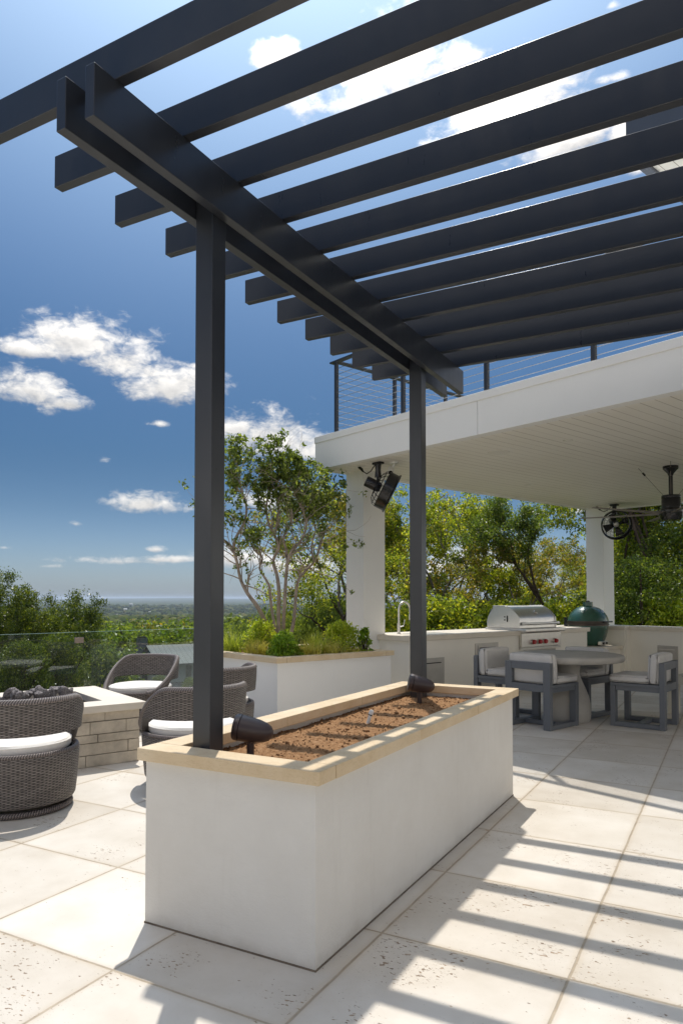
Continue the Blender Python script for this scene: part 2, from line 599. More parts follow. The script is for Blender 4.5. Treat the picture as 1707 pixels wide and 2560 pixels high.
def mat_limestone():
    m, t, b = new_mat('honed_cream_limestone')
    co = t.n('ShaderNodeTexCoord').outputs['Object']
    w = t.noise(co, 3.5, 6, 0.65, 0.6)
    base = t.ramp(w, [(0.25, (0.56, 0.42, 0.25)), (0.5, (0.645, 0.51, 0.335)), (0.75, (0.70, 0.585, 0.42))])
    vein = t.noise(t.v('MULTIPLY', co, (2, 2, 7)), 3.2, 7, 0.7, 1.5)
    vm = t.smooth(t.m('ABSOLUTE', t.m('SUBTRACT', vein, 0.5)), 0.0, 0.018)
    colr = t.mix(t.m('MULTIPLY', t.m('SUBTRACT', 1.0, vm), 0.28), base, (0.36, 0.24, 0.12))
    t.link(colr, b.inputs['Base Color'])
    b.inputs['Roughness'].default_value = 0.6
    b.inputs['Specular IOR Level'].default_value = 0.3
    bp = t.n('ShaderNodeBump')
    bp.inputs['Strength'].default_value = 0.2
    bp.inputs['Distance'].default_value = 0.003
    t.link(t.noise(co, 45, 5, 0.6), bp.inputs['Height'])
    t.link(bp.outputs[0], b.inputs['Normal'])
    return m


M['limestone'] = mat_limestone()
M['pale_cap'] = mat('pale_limestone_cap', (0.70, 0.63, 0.53), 0.55, 0.35, var=0.07, vscale=3, bump=0.12, bscale=60)
M['veneer'] = mat('stacked_limestone', (0.54, 0.475, 0.38), 0.85, 0.25, var=0.28, vscale=6, bump=0.7, bscale=24, bdist=0.012)


def mat_soil():
    m, t, b = new_mat('brown_garden_soil')
    co = t.n('ShaderNodeTexCoord').outputs['Object']
    f = t.noise(co, 34, 6, 0.75)
    g = t.noise(co, 3.0, 3, 0.5)
    c1 = t.ramp(f, [(0.2, (0.09, 0.043, 0.02)), (0.42, (0.26, 0.138, 0.066)), (0.65, (0.41, 0.245, 0.13)), (0.85, (0.60, 0.45, 0.31))])
    c2 = t.mix(t.m('MULTIPLY', g, 0.5), c1, (0.30, 0.17, 0.085))
    t.link(c2, b.inputs['Base Color'])
    b.inputs['Roughness'].default_value = 0.97
    b.inputs['Specular IOR Level'].default_value = 0.1
    bp = t.n('ShaderNodeBump')
    bp.inputs['Strength'].default_value = 0.7
    bp.inputs['Distance'].default_value = 0.012
    t.link(t.noise(co, 70, 5, 0.75), bp.inputs['Height'])
    t.link(bp.outputs[0], b.inputs['Normal'])
    return m


M['soil'] = mat_soil()


def mat_boards():
    """painted tongue-and-groove: narrow grooves every 14 cm across local x"""
    m, t, b = new_mat('painted_soffit_boards')
    co = t.n('ShaderNodeTexCoord').outputs['Object']
    sp = t.n('ShaderNodeSeparateXYZ')
    t.link(co, sp.inputs[0])
    g = t.m('DIVIDE', sp.outputs[0], 0.14)
    fr = t.m('FRACT', g)
    d = t.m('MINIMUM', fr, t.m('SUBTRACT', 1.0, fr))
    wn = t.n('ShaderNodeTexWhiteNoise', noise_dimensions='1D')
    t.link(t.m('FLOOR', t.m('ADD', g, 0.5)), wn.inputs['W'])
    wide = t.m('MULTIPLY_ADD', wn.outputs['Value'], 0.035, 0.018)
    gap = t.smooth(d, 0.0, wide)
    base = t.ramp(t.noise(co, 1.2, 3), [(0.3, (0.84, 0.805, 0.73)), (0.7, (0.87, 0.84, 0.77))])
    t.link(t.mix(gap, (0.30, 0.26, 0.2), base), b.inputs['Base Color'])
    b.inputs['Roughness'].default_value = 0.5
    b.inputs['Specular IOR Level'].default_value = 0.4
    bp = t.n('ShaderNodeBump')
    bp.inputs['Strength'].default_value = 0.5
    bp.inputs['Distance'].default_value = 0.006
    t.link(gap, bp.inputs['Height'])
    t.link(bp.outputs[0], b.inputs['Normal'])
    return m


M['boards'] = mat_boards()


def mat_wicker():
    """woven resin: strands pass over and under upright stakes; uses metre-scaled UVs"""
    m, t, b = new_mat('dark_woven_wicker')
    uv = t.n('ShaderNodeTexCoord').outputs['UV']
    sp = t.n('ShaderNodeSeparateXYZ')
    wob = t.v('MULTIPLY', t.v('SUBTRACT', [n for n in [t.n('ShaderNodeTexNoise')]][0].outputs['Color'], (0.5, 0.5, 0.5)), (0.012, 0.0035, 0))
    t.link(t.v('ADD', uv, wob), sp.inputs[0])
    RW, ST = 0.0088, 0.027
    row = t.m('DIVIDE', sp.outputs[1], RW)
    stk = t.m('DIVIDE', sp.outputs[0], ST)
    ri = t.m('FLOOR', row)
    par = t.m('MODULO', ri, 2.0)
    # across the strand
    prof = t.m('SINE', t.m('MULTIPLY', t.m('FRACT', row), math.pi))
    # over/under along the strand
    wav = t.m('SINE', t.m('MULTIPLY_ADD', stk, math.pi, t.m('MULTIPLY', par, math.pi)))
    wv = t.m('MULTIPLY_ADD', wav, 0.5, 0.5)
    h = t.m('MULTIPLY', prof, t.m('MULTIPLY_ADD', wv, 0.75, 0.25))
    wn = t.n('ShaderNodeTexWhiteNoise', noise_dimensions='2D')
    cb = t.n('ShaderNodeCombineXYZ')
    t.link(ri, cb.inputs[0])
    t.link(t.m('FLOOR', t.m('MULTIPLY', stk, 0.5)), cb.inputs[1])
    t.link(cb.outputs[0], wn.inputs['Vector'])
    tone = t.mix(wn.outputs['Value'], (0.18, 0.155, 0.14), (0.30, 0.265, 0.24))
    colr = t.mix(t.smooth(h, 0.10, 0.55), (0.010, 0.008, 0.008), tone)
    t.link(colr, b.inputs['Base Color'])
    b.inputs['Roughness'].default_value = 0.5
    b.inputs['Specular IOR Level'].default_value = 0.4
    bp = t.n('ShaderNodeBump')
    bp.inputs['Strength'].default_value = 0.9
    bp.inputs['Distance'].default_value = 0.006
    t.link(h, bp.inputs['Height'])
    t.link(bp.outputs[0], b.inputs['Normal'])
    return m


M['wicker'] = mat_wicker()


def mat_braid():
    m, t, b = new_mat('braided_wicker_edge')
    uv = t.n('ShaderNodeTexCoord').outputs['UV']
    sp = t.n('ShaderNodeSeparateXYZ')
    t.link(uv, sp.inputs[0])
    w = t.m('SINE', t.m('MULTIPLY', t.m('ADD', sp.outputs[0], t.m('MULTIPLY', sp.outputs[1], 0.5)), 2 * math.pi / 0.016))
    w = t.m('MULTIPLY_ADD', w, 0.5, 0.5)
    t.link(t.mix(w, (0.03, 0.024, 0.024), (0.26, 0.215, 0.195)), b.inputs['Base Color'])
    b.inputs['Roughness'].default_value = 0.45
    bp = t.n('ShaderNodeBump')
    bp.inputs['Strength'].default_value = 0.8
    bp.inputs['Distance'].default_value = 0.005
    t.link(w, bp.inputs['Height'])
    t.link(bp.outputs[0], b.inputs['Normal'])
    return m


M['braid'] = mat_braid()


def mat_leaf(name, c1, c2, c3, trans=0.45, rough=0.42):
    """leaves: colour differs leaf by leaf, light passes through the blade"""
    m, t, b = new_mat(name)
    g = t.n('ShaderNodeNewGeometry')
    rnd = g.outputs['Random Per Island']
    col = t.ramp(rnd, [(0.0, c1), (0.5, c2), (1.0, c3)])
    pos = t.noise(g.outputs['Position'], 0.9, 3, 0.6)
    col = t.mix(1.0, col, t.ramp(pos, [(0.32, (0.70, 0.75, 0.68)), (0.66, (1.2, 1.15, 1.05))]), 'MULTIPLY')
    t.link(col, b.inputs['Base Color'])
    b.inputs['Roughness'].default_value = rough
    b.inputs['Specular IOR Level'].default_value = 0.45
    tr = t.n('ShaderNodeBsdfTranslucent')
    t.link(t.mix(1.0, col, (1.9, 1.75, 0.75), 'MULTIPLY'), tr.inputs[0])
    ms = t.n('ShaderNodeMixShader')
    ms.inputs[0].default_value = trans
    t.link(b.outputs[0], ms.inputs[1])
    t.link(tr.outputs[0], ms.inputs[2])
    out = [n for n in m.node_tree.nodes if n.type == 'OUTPUT_MATERIAL'][0]
    t.link(ms.outputs[0], out.inputs[0])
    return m


M['leaf_oak'] = mat_leaf('oak_leaves', (0.085, 0.14, 0.022), (0.21, 0.28, 0.036), (0.46, 0.46, 0.065), 0.6)
M['leaf_dark'] = mat_leaf('juniper_foliage', (0.053, 0.094, 0.023), (0.108, 0.175, 0.035), (0.216, 0.258, 0.058), 0.5)
M['leaf_olive'] = mat_leaf('olive_leaves', (0.066, 0.10, 0.026), (0.13, 0.185, 0.045), (0.25, 0.31, 0.075), 0.45)
M['leaf_gloss'] = mat_leaf('glossy_leaves', (0.028, 0.052, 0.013), (0.066, 0.108, 0.021), (0.22, 0.26, 0.04), 0.42, 0.33)
M['leaf_lime'] = mat_leaf('bright_lime_leaves', (0.22, 0.32, 0.035), (0.36, 0.46, 0.05), (0.52, 0.56, 0.10), 0.5)
M['leaf_fresh'] = mat_leaf('fresh_green_leaves', (0.10, 0.20, 0.02), (0.19, 0.32, 0.03), (0.32, 0.44, 0.06), 0.5)
M['leaf_rust'] = mat_leaf('rust_tinged_leaves', (0.10, 0.135, 0.025), (0.19, 0.215, 0.04), (0.36, 0.25, 0.06), 0.55)
M['straw'] = mat_leaf('dry_straw_grass', (0.34, 0.32, 0.08), (0.46, 0.44, 0.12), (0.58, 0.53, 0.2), 0.4)
M['grass'] = mat_leaf('green_grass_blades', (0.22, 0.3, 0.04), (0.36, 0.44, 0.06), (0.52, 0.54, 0.15), 0.45)
M['bark_pale'] = mat('pale_smooth_bark', (0.33, 0.27, 0.22), 0.8, 0.2, var=0.35, vscale=9, bump=0.4, bscale=40)
M['bark_dark'] = mat('dark_rough_bark', (0.085, 0.065, 0.052), 0.95, 0.15, var=0.45, vscale=6, bump=0.8, bscale=25, bdist=0.02)
M['bark_grey'] = mat('grey_bark', (0.20, 0.175, 0.15), 0.9, 0.15, var=0.35, vscale=7, bump=0.6, bscale=28, bdist=0.015)


def mat_terrain():
    m, t, b = new_mat('wooded_land')
    co = t.n('ShaderNodeTexCoord').outputs['Object']
    f = t.noise(co, 0.05, 8, 0.7)
    c = t.ramp(f, [(0.3, (0.025, 0.038, 0.014)), (0.55, (0.055, 0.07, 0.026)), (0.75, (0.11, 0.11, 0.05))])
    big = t.noise(co, 0.0011, 5, 0.6)
    fields = t.smooth(big, 0.60, 0.66)
    c = t.mix(t.m('MULTIPLY', fields, 0.55), c, (0.20, 0.19, 0.11))
    t.link(c, b.inputs['Base Color'])
    b.inputs['Roughness'].default_value = 1.0
    b.inputs['Specular IOR Level'].default_value = 0.05
    bp = t.n('ShaderNodeBump')
    bp.inputs['Strength'].default_value = 1.0
    bp.inputs['Distance'].default_value = 6.0
    t.link(t.noise(co, 0.06, 6, 0.7), bp.inputs['Height'])
    t.link(bp.outputs[0], b.inputs['Normal'])
    return m


M['terrain'] = mat_terrain()


def mat_glass():
    m, t, b = new_mat('clear_rail_glass')
    b.inputs['Base Color'].default_value = (0.9, 0.97, 0.95, 1)
    b.inputs['Roughness'].default_value = 0.0
    b.inputs['IOR'].default_value = 1.45
    b.inputs['Transmission Weight'].default_value = 1.0
    # thin pane: straight-through light with a real reflection on top
    tr = t.n('ShaderNodeBsdfTransparent')
    tr.inputs[0].default_value = (0.90, 0.95, 0.93, 1)
    gl = t.n('ShaderNodeBsdfGlossy')
    gl.inputs['Roughness'].default_value = 0.01
    fr = t.n('ShaderNodeFresnel')
    fr.inputs[0].default_value = 1.45
    ms = t.n('ShaderNodeMixShader')
    t.link(t.m('MULTIPLY', fr.outputs[0], 1.6, clamp=True), ms.inputs[0])
    t.link(tr.outputs[0], ms.inputs[1])
    t.link(gl.outputs[0], ms.inputs[2])
    out = [n for n in m.node_tree.nodes if n.type == 'OUTPUT_MATERIAL'][0]
    t.link(ms.outputs[0], out.inputs[0])
    return m


M['glass'] = mat_glass()
M['glass_edge'] = mat('green_glass_edge', (0.35, 0.5, 0.45), 0.2, 0.5, var=0)

# ================================================================== ground
RAIL_A, RAIL_B = Vector((-8.75, 0.60, 0)), Vector((-6.33, 8.02, 0))
PATIO = [(-9.3, -1.4), (-6.6, 7.9), tuple(pv(-9.1, 6.2).xy), tuple(pv(-7.75, 6.3).xy), tuple(pv(-7.75, 12.95).xy), tuple(pv(4.0, 12.95).xy), (9, -5), (-8.5, -5)]
o = MB().prism(PATIO, -0.25, 0.0).build('patio', M['floor'])
tag(o, kind='structure')


def smooth01(x):
    x = min(1.0, max(0.0, x))
    return x * x * (3 - 2 * x)


def ground_z(x, y):
    d = math.hypot(x + 1.5, y - 6.0)
    a = math.atan2(x, y) - YAW                        # angle against the view axis
    z = -0.45
    z -= 2.6 * smooth01((d - 8.5) / 12)
    z -= 8.0 * smooth01((d - 18) / 75)
    z -= 13.0 * smooth01((d - 70) / 450)
    z -= 34.0 * smooth01((d - 400) / 2200)
    z -= 1.7 * smooth01((d - 9.0) / 4.5) * (1 - smooth01((math.degrees(a) + 8) / 14))
    # ground stays higher to the right, behind the kitchen
    z += (2.4 * smooth01((d - 8.5) / 12) + 5.0 * smooth01((d - 18) / 75)) * smooth01((math.degrees(a) + 3) / 14)
    if d > 300:
        n = math.sin(x * 0.0011 + 1.3) * math.cos(y * 0.0009 - 0.4) + 0.5 * math.sin(x * 0.0031 + y * 0.0023)
        z += n * 6 * smooth01((d - 300) / 2500)
        z += (52 + 20 * math.sin(a * 23 + 0.6) + 11 * math.sin(a * 61 + 2)) * smooth01((d - 9000) / 16000)
    return z


def build_terrain():
    rings = [0.0, 5, 8, 9, 10, 11, 12, 13.5, 15, 17, 19, 22, 25, 29, 34, 40, 48, 58, 70, 85, 105, 130, 160, 200, 260, 340, 450, 600, 800, 1100, 1500,
             2000, 2700, 3600, 4800, 6400, 8500, 11000, 14000, 18000, 23000, 29000]
    n = 144
    V, F = [(-1.5, 6.0, -0.45)], []
    for r in rings[1:]:
        for k in range(n):
            t = 2 * math.pi * k / n
            x, y = -1.5 + r * math.cos(t), 6 + r * math.sin(t)
            V.append((x, y, ground_z(x, y)))
    for k in range(n):
        F.append((0, 1 + k, 1 + (k + 1) % n))
    for i in range(len(rings) - 2):
        for k in range(n):
            a, b2 = 1 + i * n + k, 1 + i * n + (k + 1) % n
            F.append((a, a + n, b2 + n, b2))
    me = bpy.data.meshes.new('terrain')
    me.from_pydata(V, [], F)
    me.shade_smooth()
    me.materials.append(M['terrain'])
    ob = bpy.data.objects.new('terrain', me)
    COL.objects.link(ob)
    tag(ob, kind='structure')


build_terrain()

# ================================================================== pergola (one welded steel thing)
pg = thing('steel_pergola', 'dark steel pergola of flat rafters on twin beams over the patio', 'pergola', (-2.06, 2.53, 0))
PO = Vector((-2.06, 2.53, 0))


def loc_box(x0, x1, y0, y1, z0, z1, P):
    return MB().box(x0 - P.x, x1 - P.x, y0 - P.y, y1 - P.y, z0 - P.z, z1 - P.z)


BX = (-2.106, -2.010)
for (y0, y1) in ((2.480, 2.576), (4.905, 5.000)):
    loc_box(*BX, y0, y1, 0.60, 3.317, PO).build('post', M['steel_dark'], pg, 0.004)
loc_box(-2.156, -2.108, 1.76, 5.72, 3.122, 3.317, PO).build('beam', M['steel_dark'], pg, 0.003)
loc_box(-2.008, -1.962, 1.76, 5.72, 3.122, 3.317, PO).build('beam', M['steel_dark'], pg, 0.003)
for k in range(11):
    y = 1.861 + 0.3705 * k
    loc_box(-2.742, 2.05, y, y + 0.047, 3.319, 3.468, PO).build('rafter', M['steel_dark'], pg, 0.003)
for x in (1.752, 1.898):
    loc_box(x, x + 0.048, 1.76, 5.60, 3.122, 3.317, PO).build('beam', M['steel_dark'], pg, 0.003)
for (y0, y1) in ((2.480, 2.576), (4.905, 5.000)):
    loc_box(1.801, 1.897, y0, y1, 0.0, 3.317, PO).build('post', M['steel_dark'], pg, 0.004)

# ================================================================== near planter box
rng = np.random.default_rng(11)
X0, X1, Y0, Y1 = -2.262, -1.402, 2.359, 5.117
PB = Vector(((X0 + X1) / 2, (Y0 + Y1) / 2, 0))
pl = thing('planter_box', 'long white stucco planter with cream limestone coping, in the foreground under the pergola', 'planter', PB)
mb = MB()
hx, hy, wt_ = (X1 - X0) / 2, (Y1 - Y0) / 2, 0.07
mb.box(-hx, hx, -hy, -hy + wt_, 0, 0.705).box(-hx, hx, hy - wt_, hy, 0, 0.705)
mb.box(-hx, -hx + wt_, -hy + wt_, hy - wt_, 0, 0.705).box(hx - wt_, hx, -hy + wt_, hy - wt_, 0, 0.705)
mb.build('wall', M['stucco'], pl)
# a thin dark joint where the box meets the paving
MB().box(-hx - 0.003, hx + 0.003, -hy - 0.003, hy + 0.003, 0.0, 0.007).build('base_joint', mat('base_joint_sealant', (0.16, 0.13, 0.10), 0.9, 0.2, var=0.3, vscale=12), pl)
CXL, CXR, CYN, CYF, CW = -2.283, -1.364, 2.322, 5.157, 0.132


def coping(parent, P, xl, xr, yn, yf, w, z0, z1, m, cuts_x, cuts_y):
    """stone pieces butted end to end with hairline joints"""
    ys = [yn + w] + cuts_y + [yf - w]
    g = 0.0015
    for a, b2 in zip(ys[:-1], ys[1:]):
        loc_box(xl, xl + w, a + g, b2 - g, z0, z1, P).build('coping_stone', m, parent, 0.004)
        loc_box(xr - w, xr, a + g, b2 - g, z0, z1, P).build('coping_stone', m, parent, 0.004)
    xs = [xl] + cuts_x + [xr]
    for a, b2 in zip(xs[:-1], xs[1:]):
        loc_box(a + g, b2 - g, yn, yn + w - g, z0, z1, P).build('coping_stone', m, parent, 0.004)
        loc_box(a + g, b2 - g, yf - w + g, yf, z0, z1, P).build('coping_stone', m, parent, 0.004)


coping(pl, PB, CXL, CXR, CYN, CYF, CW, 0.706, 0.76, M['limestone'], [], [3.32, 4.22])
GX, GY = np.meshgrid(np.linspace(X0 + 0.06, X1 - 0.06, 90), np.linspace(Y0 + 0.06, Y1 - 0.06, 260), indexing='ij')


def lumpy(X, Y, seed, amp):
    r = np.random.default_rng(seed)
    Z = np.zeros_like(X)
    for o_ in range(7):
        fq = 3.0 * 1.9 ** o_
        for _ in range(5):
            an = r.uniform(0, 2 * np.pi)
            Z += amp / (1.55 ** o_) * np.sin(fq * (X * np.cos(an) + Y * np.sin(an)) * r.uniform(0.7, 1.3) + r.uniform(0, 6.28)) / 5
    return Z


GZ = 0.672 + lumpy(GX, GY, 3, 0.008) + rng.normal(0, 0.0038, GX.shape)
nx_, ny_ = GX.shape
idx = np.arange(nx_ * ny_).reshape(nx_, ny_)
Fq = np.stack([idx[:-1, :-1], idx[1:, :-1], idx[1:, 1:], idx[:-1, 1:]], -1).reshape(-1, 4)
Vs = np.stack([GX - PB.x, GY - PB.y, GZ], -1).reshape(-1, 3)
# clods lying on the bed
oct_v = np.array([(1, 0, 0), (-1, 0, 0), (0, 1, 0), (0, -1, 0), (0, 0, 1), (0, 0, -1)], float)
oct_f = np.array([(0, 2, 4), (2, 1, 4), (1, 3, 4), (3, 0, 4), (2, 0, 5), (1, 2, 5), (3, 1, 5), (0, 3, 5)])
VV, FF = [Vs], [np.concatenate([Fq[:, [0, 1, 2]], Fq[:, [0, 2, 3]]])]
off = len(Vs)
for _ in range(2200):
    i, j = rng.integers(2, nx_ - 2), rng.integers(2, ny_ - 2)
    s = rng.choice([0.003, 0.005, 0.007, 0.013], p=[0.5, 0.35, 0.14, 0.01]) * rng.uniform(0.7, 1.4)
    v = oct_v * rng.uniform(0.6, 1.3, (6, 1)) * s * np.array([1.2, 1.2, 0.8]) + np.array([GX[i, j] - PB.x, GY[i, j] - PB.y, GZ[i, j] + s * 0.3])
    VV.append(v)
    FF.append(oct_f + off)
    off += 6
o = np_mesh('soil', np.concatenate(VV), np.concatenate(FF), M['soil'], pl)
o['kind'] = 'stuff'


def soil_z(x, y):
    i = int(np.clip(np.searchsorted(GX[:, 0], x), 0, nx_ - 1))
    j = int(np.clip(np.searchsorted(GY[0], y), 0, ny_ - 1))
    return float(GZ[i, j])


# ------------------------------------------------------------------ bullet speakers staked in the soil
def garden_speaker(x, y, az, tilt, label):
    z = soil_z(x, y)
    t = thing('garden_speaker', label, 'speaker', (x, y, z), 0, 'bullet speakers staked in the planter')
    MB().lathe([(0.0, -0.05), (0.014, -0.05), (0.017, 0.0), (0.017, 0.10), (0.0, 0.10)], 20).build('stake', M['bronze'], t, smooth=True)
    d = Vector((math.sin(az) * math.cos(tilt), math.cos(az) * math.cos(tilt), math.sin(tilt)))
    q = d.to_track_quat('Z', 'Y').to_matrix()
    prof = [(0.0, -0.108), (0.018, -0.104), (0.034, -0.092), (0.045, -0.07), (0.053, -0.035), (0.058, 0.01), (0.0605, 0.045)]
    MB().lathe(prof + [(0.0605, 0.0455), (0.0, 0.0455)], 32, (0, 0, 0.135), q).build('housing', M['bronze'], t, smooth=True)
    MB().lathe([(0.0, 0.047), (0.0575, 0.047), (0.0615, 0.049), (0.061, 0.068), (0.056, 0.076), (0.04, 0.079), (0.0, 0.08)], 32, (0, 0, 0.135), q).build('grille_cap', M['bronze'], t, smooth=True)
    MB().box(-0.016, 0.016, -0.02, 0.02, 0.076, 0.10).build('bracket', M['bronze'], t, 0.004)
    return t


garden_speaker(-1.955, 2.705, rad(-112), rad(10), 'brown bullet speaker on a stake in the soil beside the nearer pergola post')
garden_speaker(-1.925, 4.65, rad(-118), rad(12), 'brown bullet speaker on a stake at the far end of the soil bed')
t = thing('irrigation_riser', 'short white capped pipe sticking out of the brown soil', 'pipe', (-1.905, 3.80, soil_z(-1.905, 3.8) - 0.01), 0)
qm = Quaternion((1, 0, 0), rad(-8)).to_matrix() @ Quaternion((0, 1, 0), rad(16)).to_matrix()
MB().lathe([(0.0, -0.02), (0.0105, -0.02), (0.0105, 0.062), (0.0, 0.062)], 16, (0, 0, 0), qm).build('pipe', M['white_plastic'], t, smooth=True)
MB().lathe([(0.0, 0.0625), (0.0108, 0.0625), (0.0108, 0.068), (0.0, 0.068)], 16, (0, 0, 0), qm).build('seal_ring', M['gap'], t, smooth=True)
MB().lathe([(0.0, 0.0685), (0.0135, 0.0685), (0.0135, 0.088), (0.009, 0.095), (0.0, 0.096)], 16, (0, 0, 0), qm).build('cap', M['white_plastic'], t, smooth=True)

# ================================================================== raised planter at the back
RP = pv(-7.7, 5.38)
rp = thing('raised_planter', 'white stucco raised planter with cream coping full of grasses below a pavilion column', 'planter', RP, PA)
U0, U1, V0, V1 = -8.05, -6.40, 4.52, 6.24
c0 = Vector((-7.7, 5.38, 0))
mb = MB()
for (a, b2, c, d) in ((U0, U1, V0, V0 + .1), (U0, U1, V1 - .1, V1), (U0, U0 + .1, V0 + .1, V1 - .1), (U1 - .1, U1, V0 + .1, V1 - .1)):
    mb.box(a - c0.x, b2 - c0.x, c - c0.y, d - c0.y, 0, 0.70)
mb.build('wall', M['white_paint'], rp)
coping(rp, c0, U0 - .03, U1 + .03, V0 - .03, V1 + .03, 0.14, 0.701, 0.76, M['limestone'], [-7.2], [5.4])
gx2, gy2 = np.meshgrid(np.linspace(U0 + .09, U1 - .09, 60) - c0.x, np.linspace(V0 + .09, V1 - .09, 45) - c0.y, indexing='ij')
gz2 = 0.69 + lumpy(gx2, gy2, 8, 0.03)
id2 = np.arange(gx2.size).reshape(gx2.shape)
o = np_mesh('soil', np.stack([gx2, gy2, gz2], -1).reshape(-1, 3), np.stack([id2[:-1, :-1], id2[1:, :-1], id2[1:, 1:], id2[:-1, 1:]], -1).reshape(-1, 4), M['soil'], rp)
o['kind'] = 'stuff'

# ================================================================== pavilion
PVB = pv(-5.0, 9.5)
pvn = thing('pavilion', 'white flat-roofed pavilion on square columns over the outdoor kitchen', 'pavilion', PVB, PA)
B0 = Vector((-5.0, 9.5, 0))


def pbox(u0, u1, v0, v1, z0, z1, base=B0):
    return MB().box(u0 - base.x, u1 - base.x, v0 - base.y, v1 - base.y, z0 - base.z, z1 - base.z)


UL, UR, VF, VB = -7.745, 2.6, 6.10, 13.42
SOF = 3.19
for (v0, v1) in ((6.64, 7.05), (12.95, 13.35)):
    pbox(-7.72, -7.35, v0, v1, -0.25, SOF + 0.005).build('column', M['white_paint'], pvn, 0.006)
for (v0, v1) in ((12.95, 13.35),):
    pbox(1.9, 2.27, v0, v1, 0, SOF + 0.005).build('column', M['white_paint'], pvn, 0.006)
pbox(1.9, 2.27, 6.64, 7.05, 0, SOF + 0.005).build('column', M['white_paint'], pvn, 0.006)
# fascia with a vertical expansion joint, a projecting coping, boarded soffit
FT = 0.03
mb = MB()
for (u0, u1) in ((UL, -4.916), (-4.910, -0.9), (-0.894, UR)):
    mb.box(u0 - B0.x, u1 - B0.x, VF - B0.y, VF + 0.12 - B0.y, SOF - 0.012, 3.545)
mb.box(UL - B0.x, UL + 0.12 - B0.x, VF + 0.12 - B0.y, VB - 0.12 - B0.y, SOF - 0.012, 3.545)
mb.box(UL - B0.x, UR - B0.x, VB - 0.12 - B0.y, VB - B0.y, SOF - 0.012, 3.545)
mb.box(UR - 0.12 - B0.x, UR - B0.x, VF + 0.12 - B0.y, VB - 0.12 - B0.y, SOF - 0.012, 3.545)
mb.build('fascia', M['white_paint'], pvn)
pbox(UL + 0.03, UR - 0.03, VF + 0.03, VF + 0.1, SOF - 0.008, 3.54).build('fascia_backing', M['stainless_dark'], pvn)
pbox(UL - 0.012, UR + 0.012, VF - 0.012, VB + 0.012, 3.546, 3.635).build('roof_coping', M['white_paint'], pvn, 0.006)
pbox(UL + 0.121, UR - 0.121, VF + 0.121, VB - 0.121, SOF, 3.545).build('soffit', M['boards'], pvn)
m_disc = mat('soffit_trim_white', (0.80, 0.77, 0.70), 0.45, 0.4, var=0)
for (u, v, r) in ((-5.38, 7.08, 0.13), (-4.47, 7.14, 0.055), (-6.66, 9.48, 0.055), (-6.62, 12.35, 0.06), (-3.2, 9.6, 0.055)):
    MB().lathe([(0.0, SOF - 0.012), (r * 0.8, SOF - 0.012), (r, SOF - 0.008), (r, SOF - 0.001), (0.0, SOF - 0.001)], 28, (u - B0.x, v - B0.y, 0)).build('ceiling_speaker' if r > 0.1 else 'downlight', m_disc, pvn, smooth=True)

# cable railing on the roof terrace
RB = pv(-7.35, 6.05, 3.636)
cr = thing('cable_railing', 'dark cable railing with steel posts along the edge of the roof terrace', 'railing', RB, PA)
PTOP = 0.955
PW = 0.022
for k in range(8):
    u = 1.262 * k
    MB().box(u - PW, u + PW, -PW + 0.10, PW + 0.10, 0, PTOP).build('post', M['rail_steel'], cr, 0.003)
for k in range(1, 7):
    v = 0.10 + 1.10 * k
    MB().box(-PW, PW, v - PW, v + PW, 0, PTOP).build('post', M['rail_steel'], cr, 0.003)
MB().box(-0.10, 9.2, 0.06, 0.14, PTOP, PTOP + 0.022).build('top_rail', M['rail_steel'], cr, 0.003)
MB().box(-0.04, 0.04, 0.141, 6.9, PTOP, PTOP + 0.022).build('top_rail', M['rail_steel'], cr, 0.003)
for k in range(11):
    z = 0.06 + k * 0.081
    MB().tube([(0, 0.10, z), (8.83, 0.10, z)], 0.0032, 6).build('cable', M['cable'], cr, smooth=True)
    MB().tube([(0, 0.10, z), (0, 6.7, z)], 0.0032, 6).build('cable', M['cable'], cr, smooth=True)

# upper roof of the house, seen through the rafters
UPB = pv(0.5, 10.6, 3.636)
hb = Vector((0.5, 10.6, 3.636))
up = thing('upper_house', 'upper storey of the house with an overhanging flat roof above the terrace', 'house', UPB, PA)
mbx = MB()
mbx.box(-2.0 - hb.x, 4.6 - hb.x, 9.6 - hb.y, 13.3 - hb.y, 0, 6.43 - hb.z)
mbx.build('wall', M['white_paint'], up)
M['blue_grey'] = mat('slate_grey_fascia', (0.085, 0.10, 0.135), 0.4, 0.4, var=0.05)
mb = MB()
mb.box(-4.0 - hb.x, 5 - hb.x, 7.64 - hb.y, 7.74 - hb.y, 6.40 - hb.z, 7.0 - hb.z)
mb.box(-4.0 - hb.x, -3.9 - hb.x, 7.741 - hb.y, 13.6 - hb.y, 6.40 - hb.z, 7.0 - hb.z)
mb.build('fascia', M['blue_grey'], up)
pbox(-3.899, 5, 7.741, 13.6, 6.44, 6.98, hb).build('roof', M['boards'], up)

# ================================================================== kitchen counter
KB = Vector((-7.1, 9.2, 0))
kc = thing('kitchen_counter', 'long white outdoor kitchen counter with pale stone top along the open pavilion side', 'counter', pv(KB.x, KB.y), PA)
mb = MB()
kb = lambda u0, u1, v0, v1, z0, z1: mb.box(u0 - KB.x, u1 - KB.x, v0 - KB.y, v1 - KB.y, z0, z1)
kb(-7.60, -6.76, 7.055, 9.375, 0, 0.828)
kb(-7.349, -6.76, 6.93, 7.055, 0, 0.828)
kb(-7.60, -6.76, 10.445, 11.34, 0, 0.828)
kb(-7.60, -6.76, 9.376, 10.444, 0, 0.60)
kb(-7.60, -7.46, 9.376, 10.444, 0.60, 0.828)
kb(-7.45, -6.66, 11.341, 12.279, 0, 0.487)
kb(-7.62, -7.451, 11.341, 12.95, 0, 0.828)
kb(-7.45, -6.585, 12.28, 12.80, 0, 0.828)
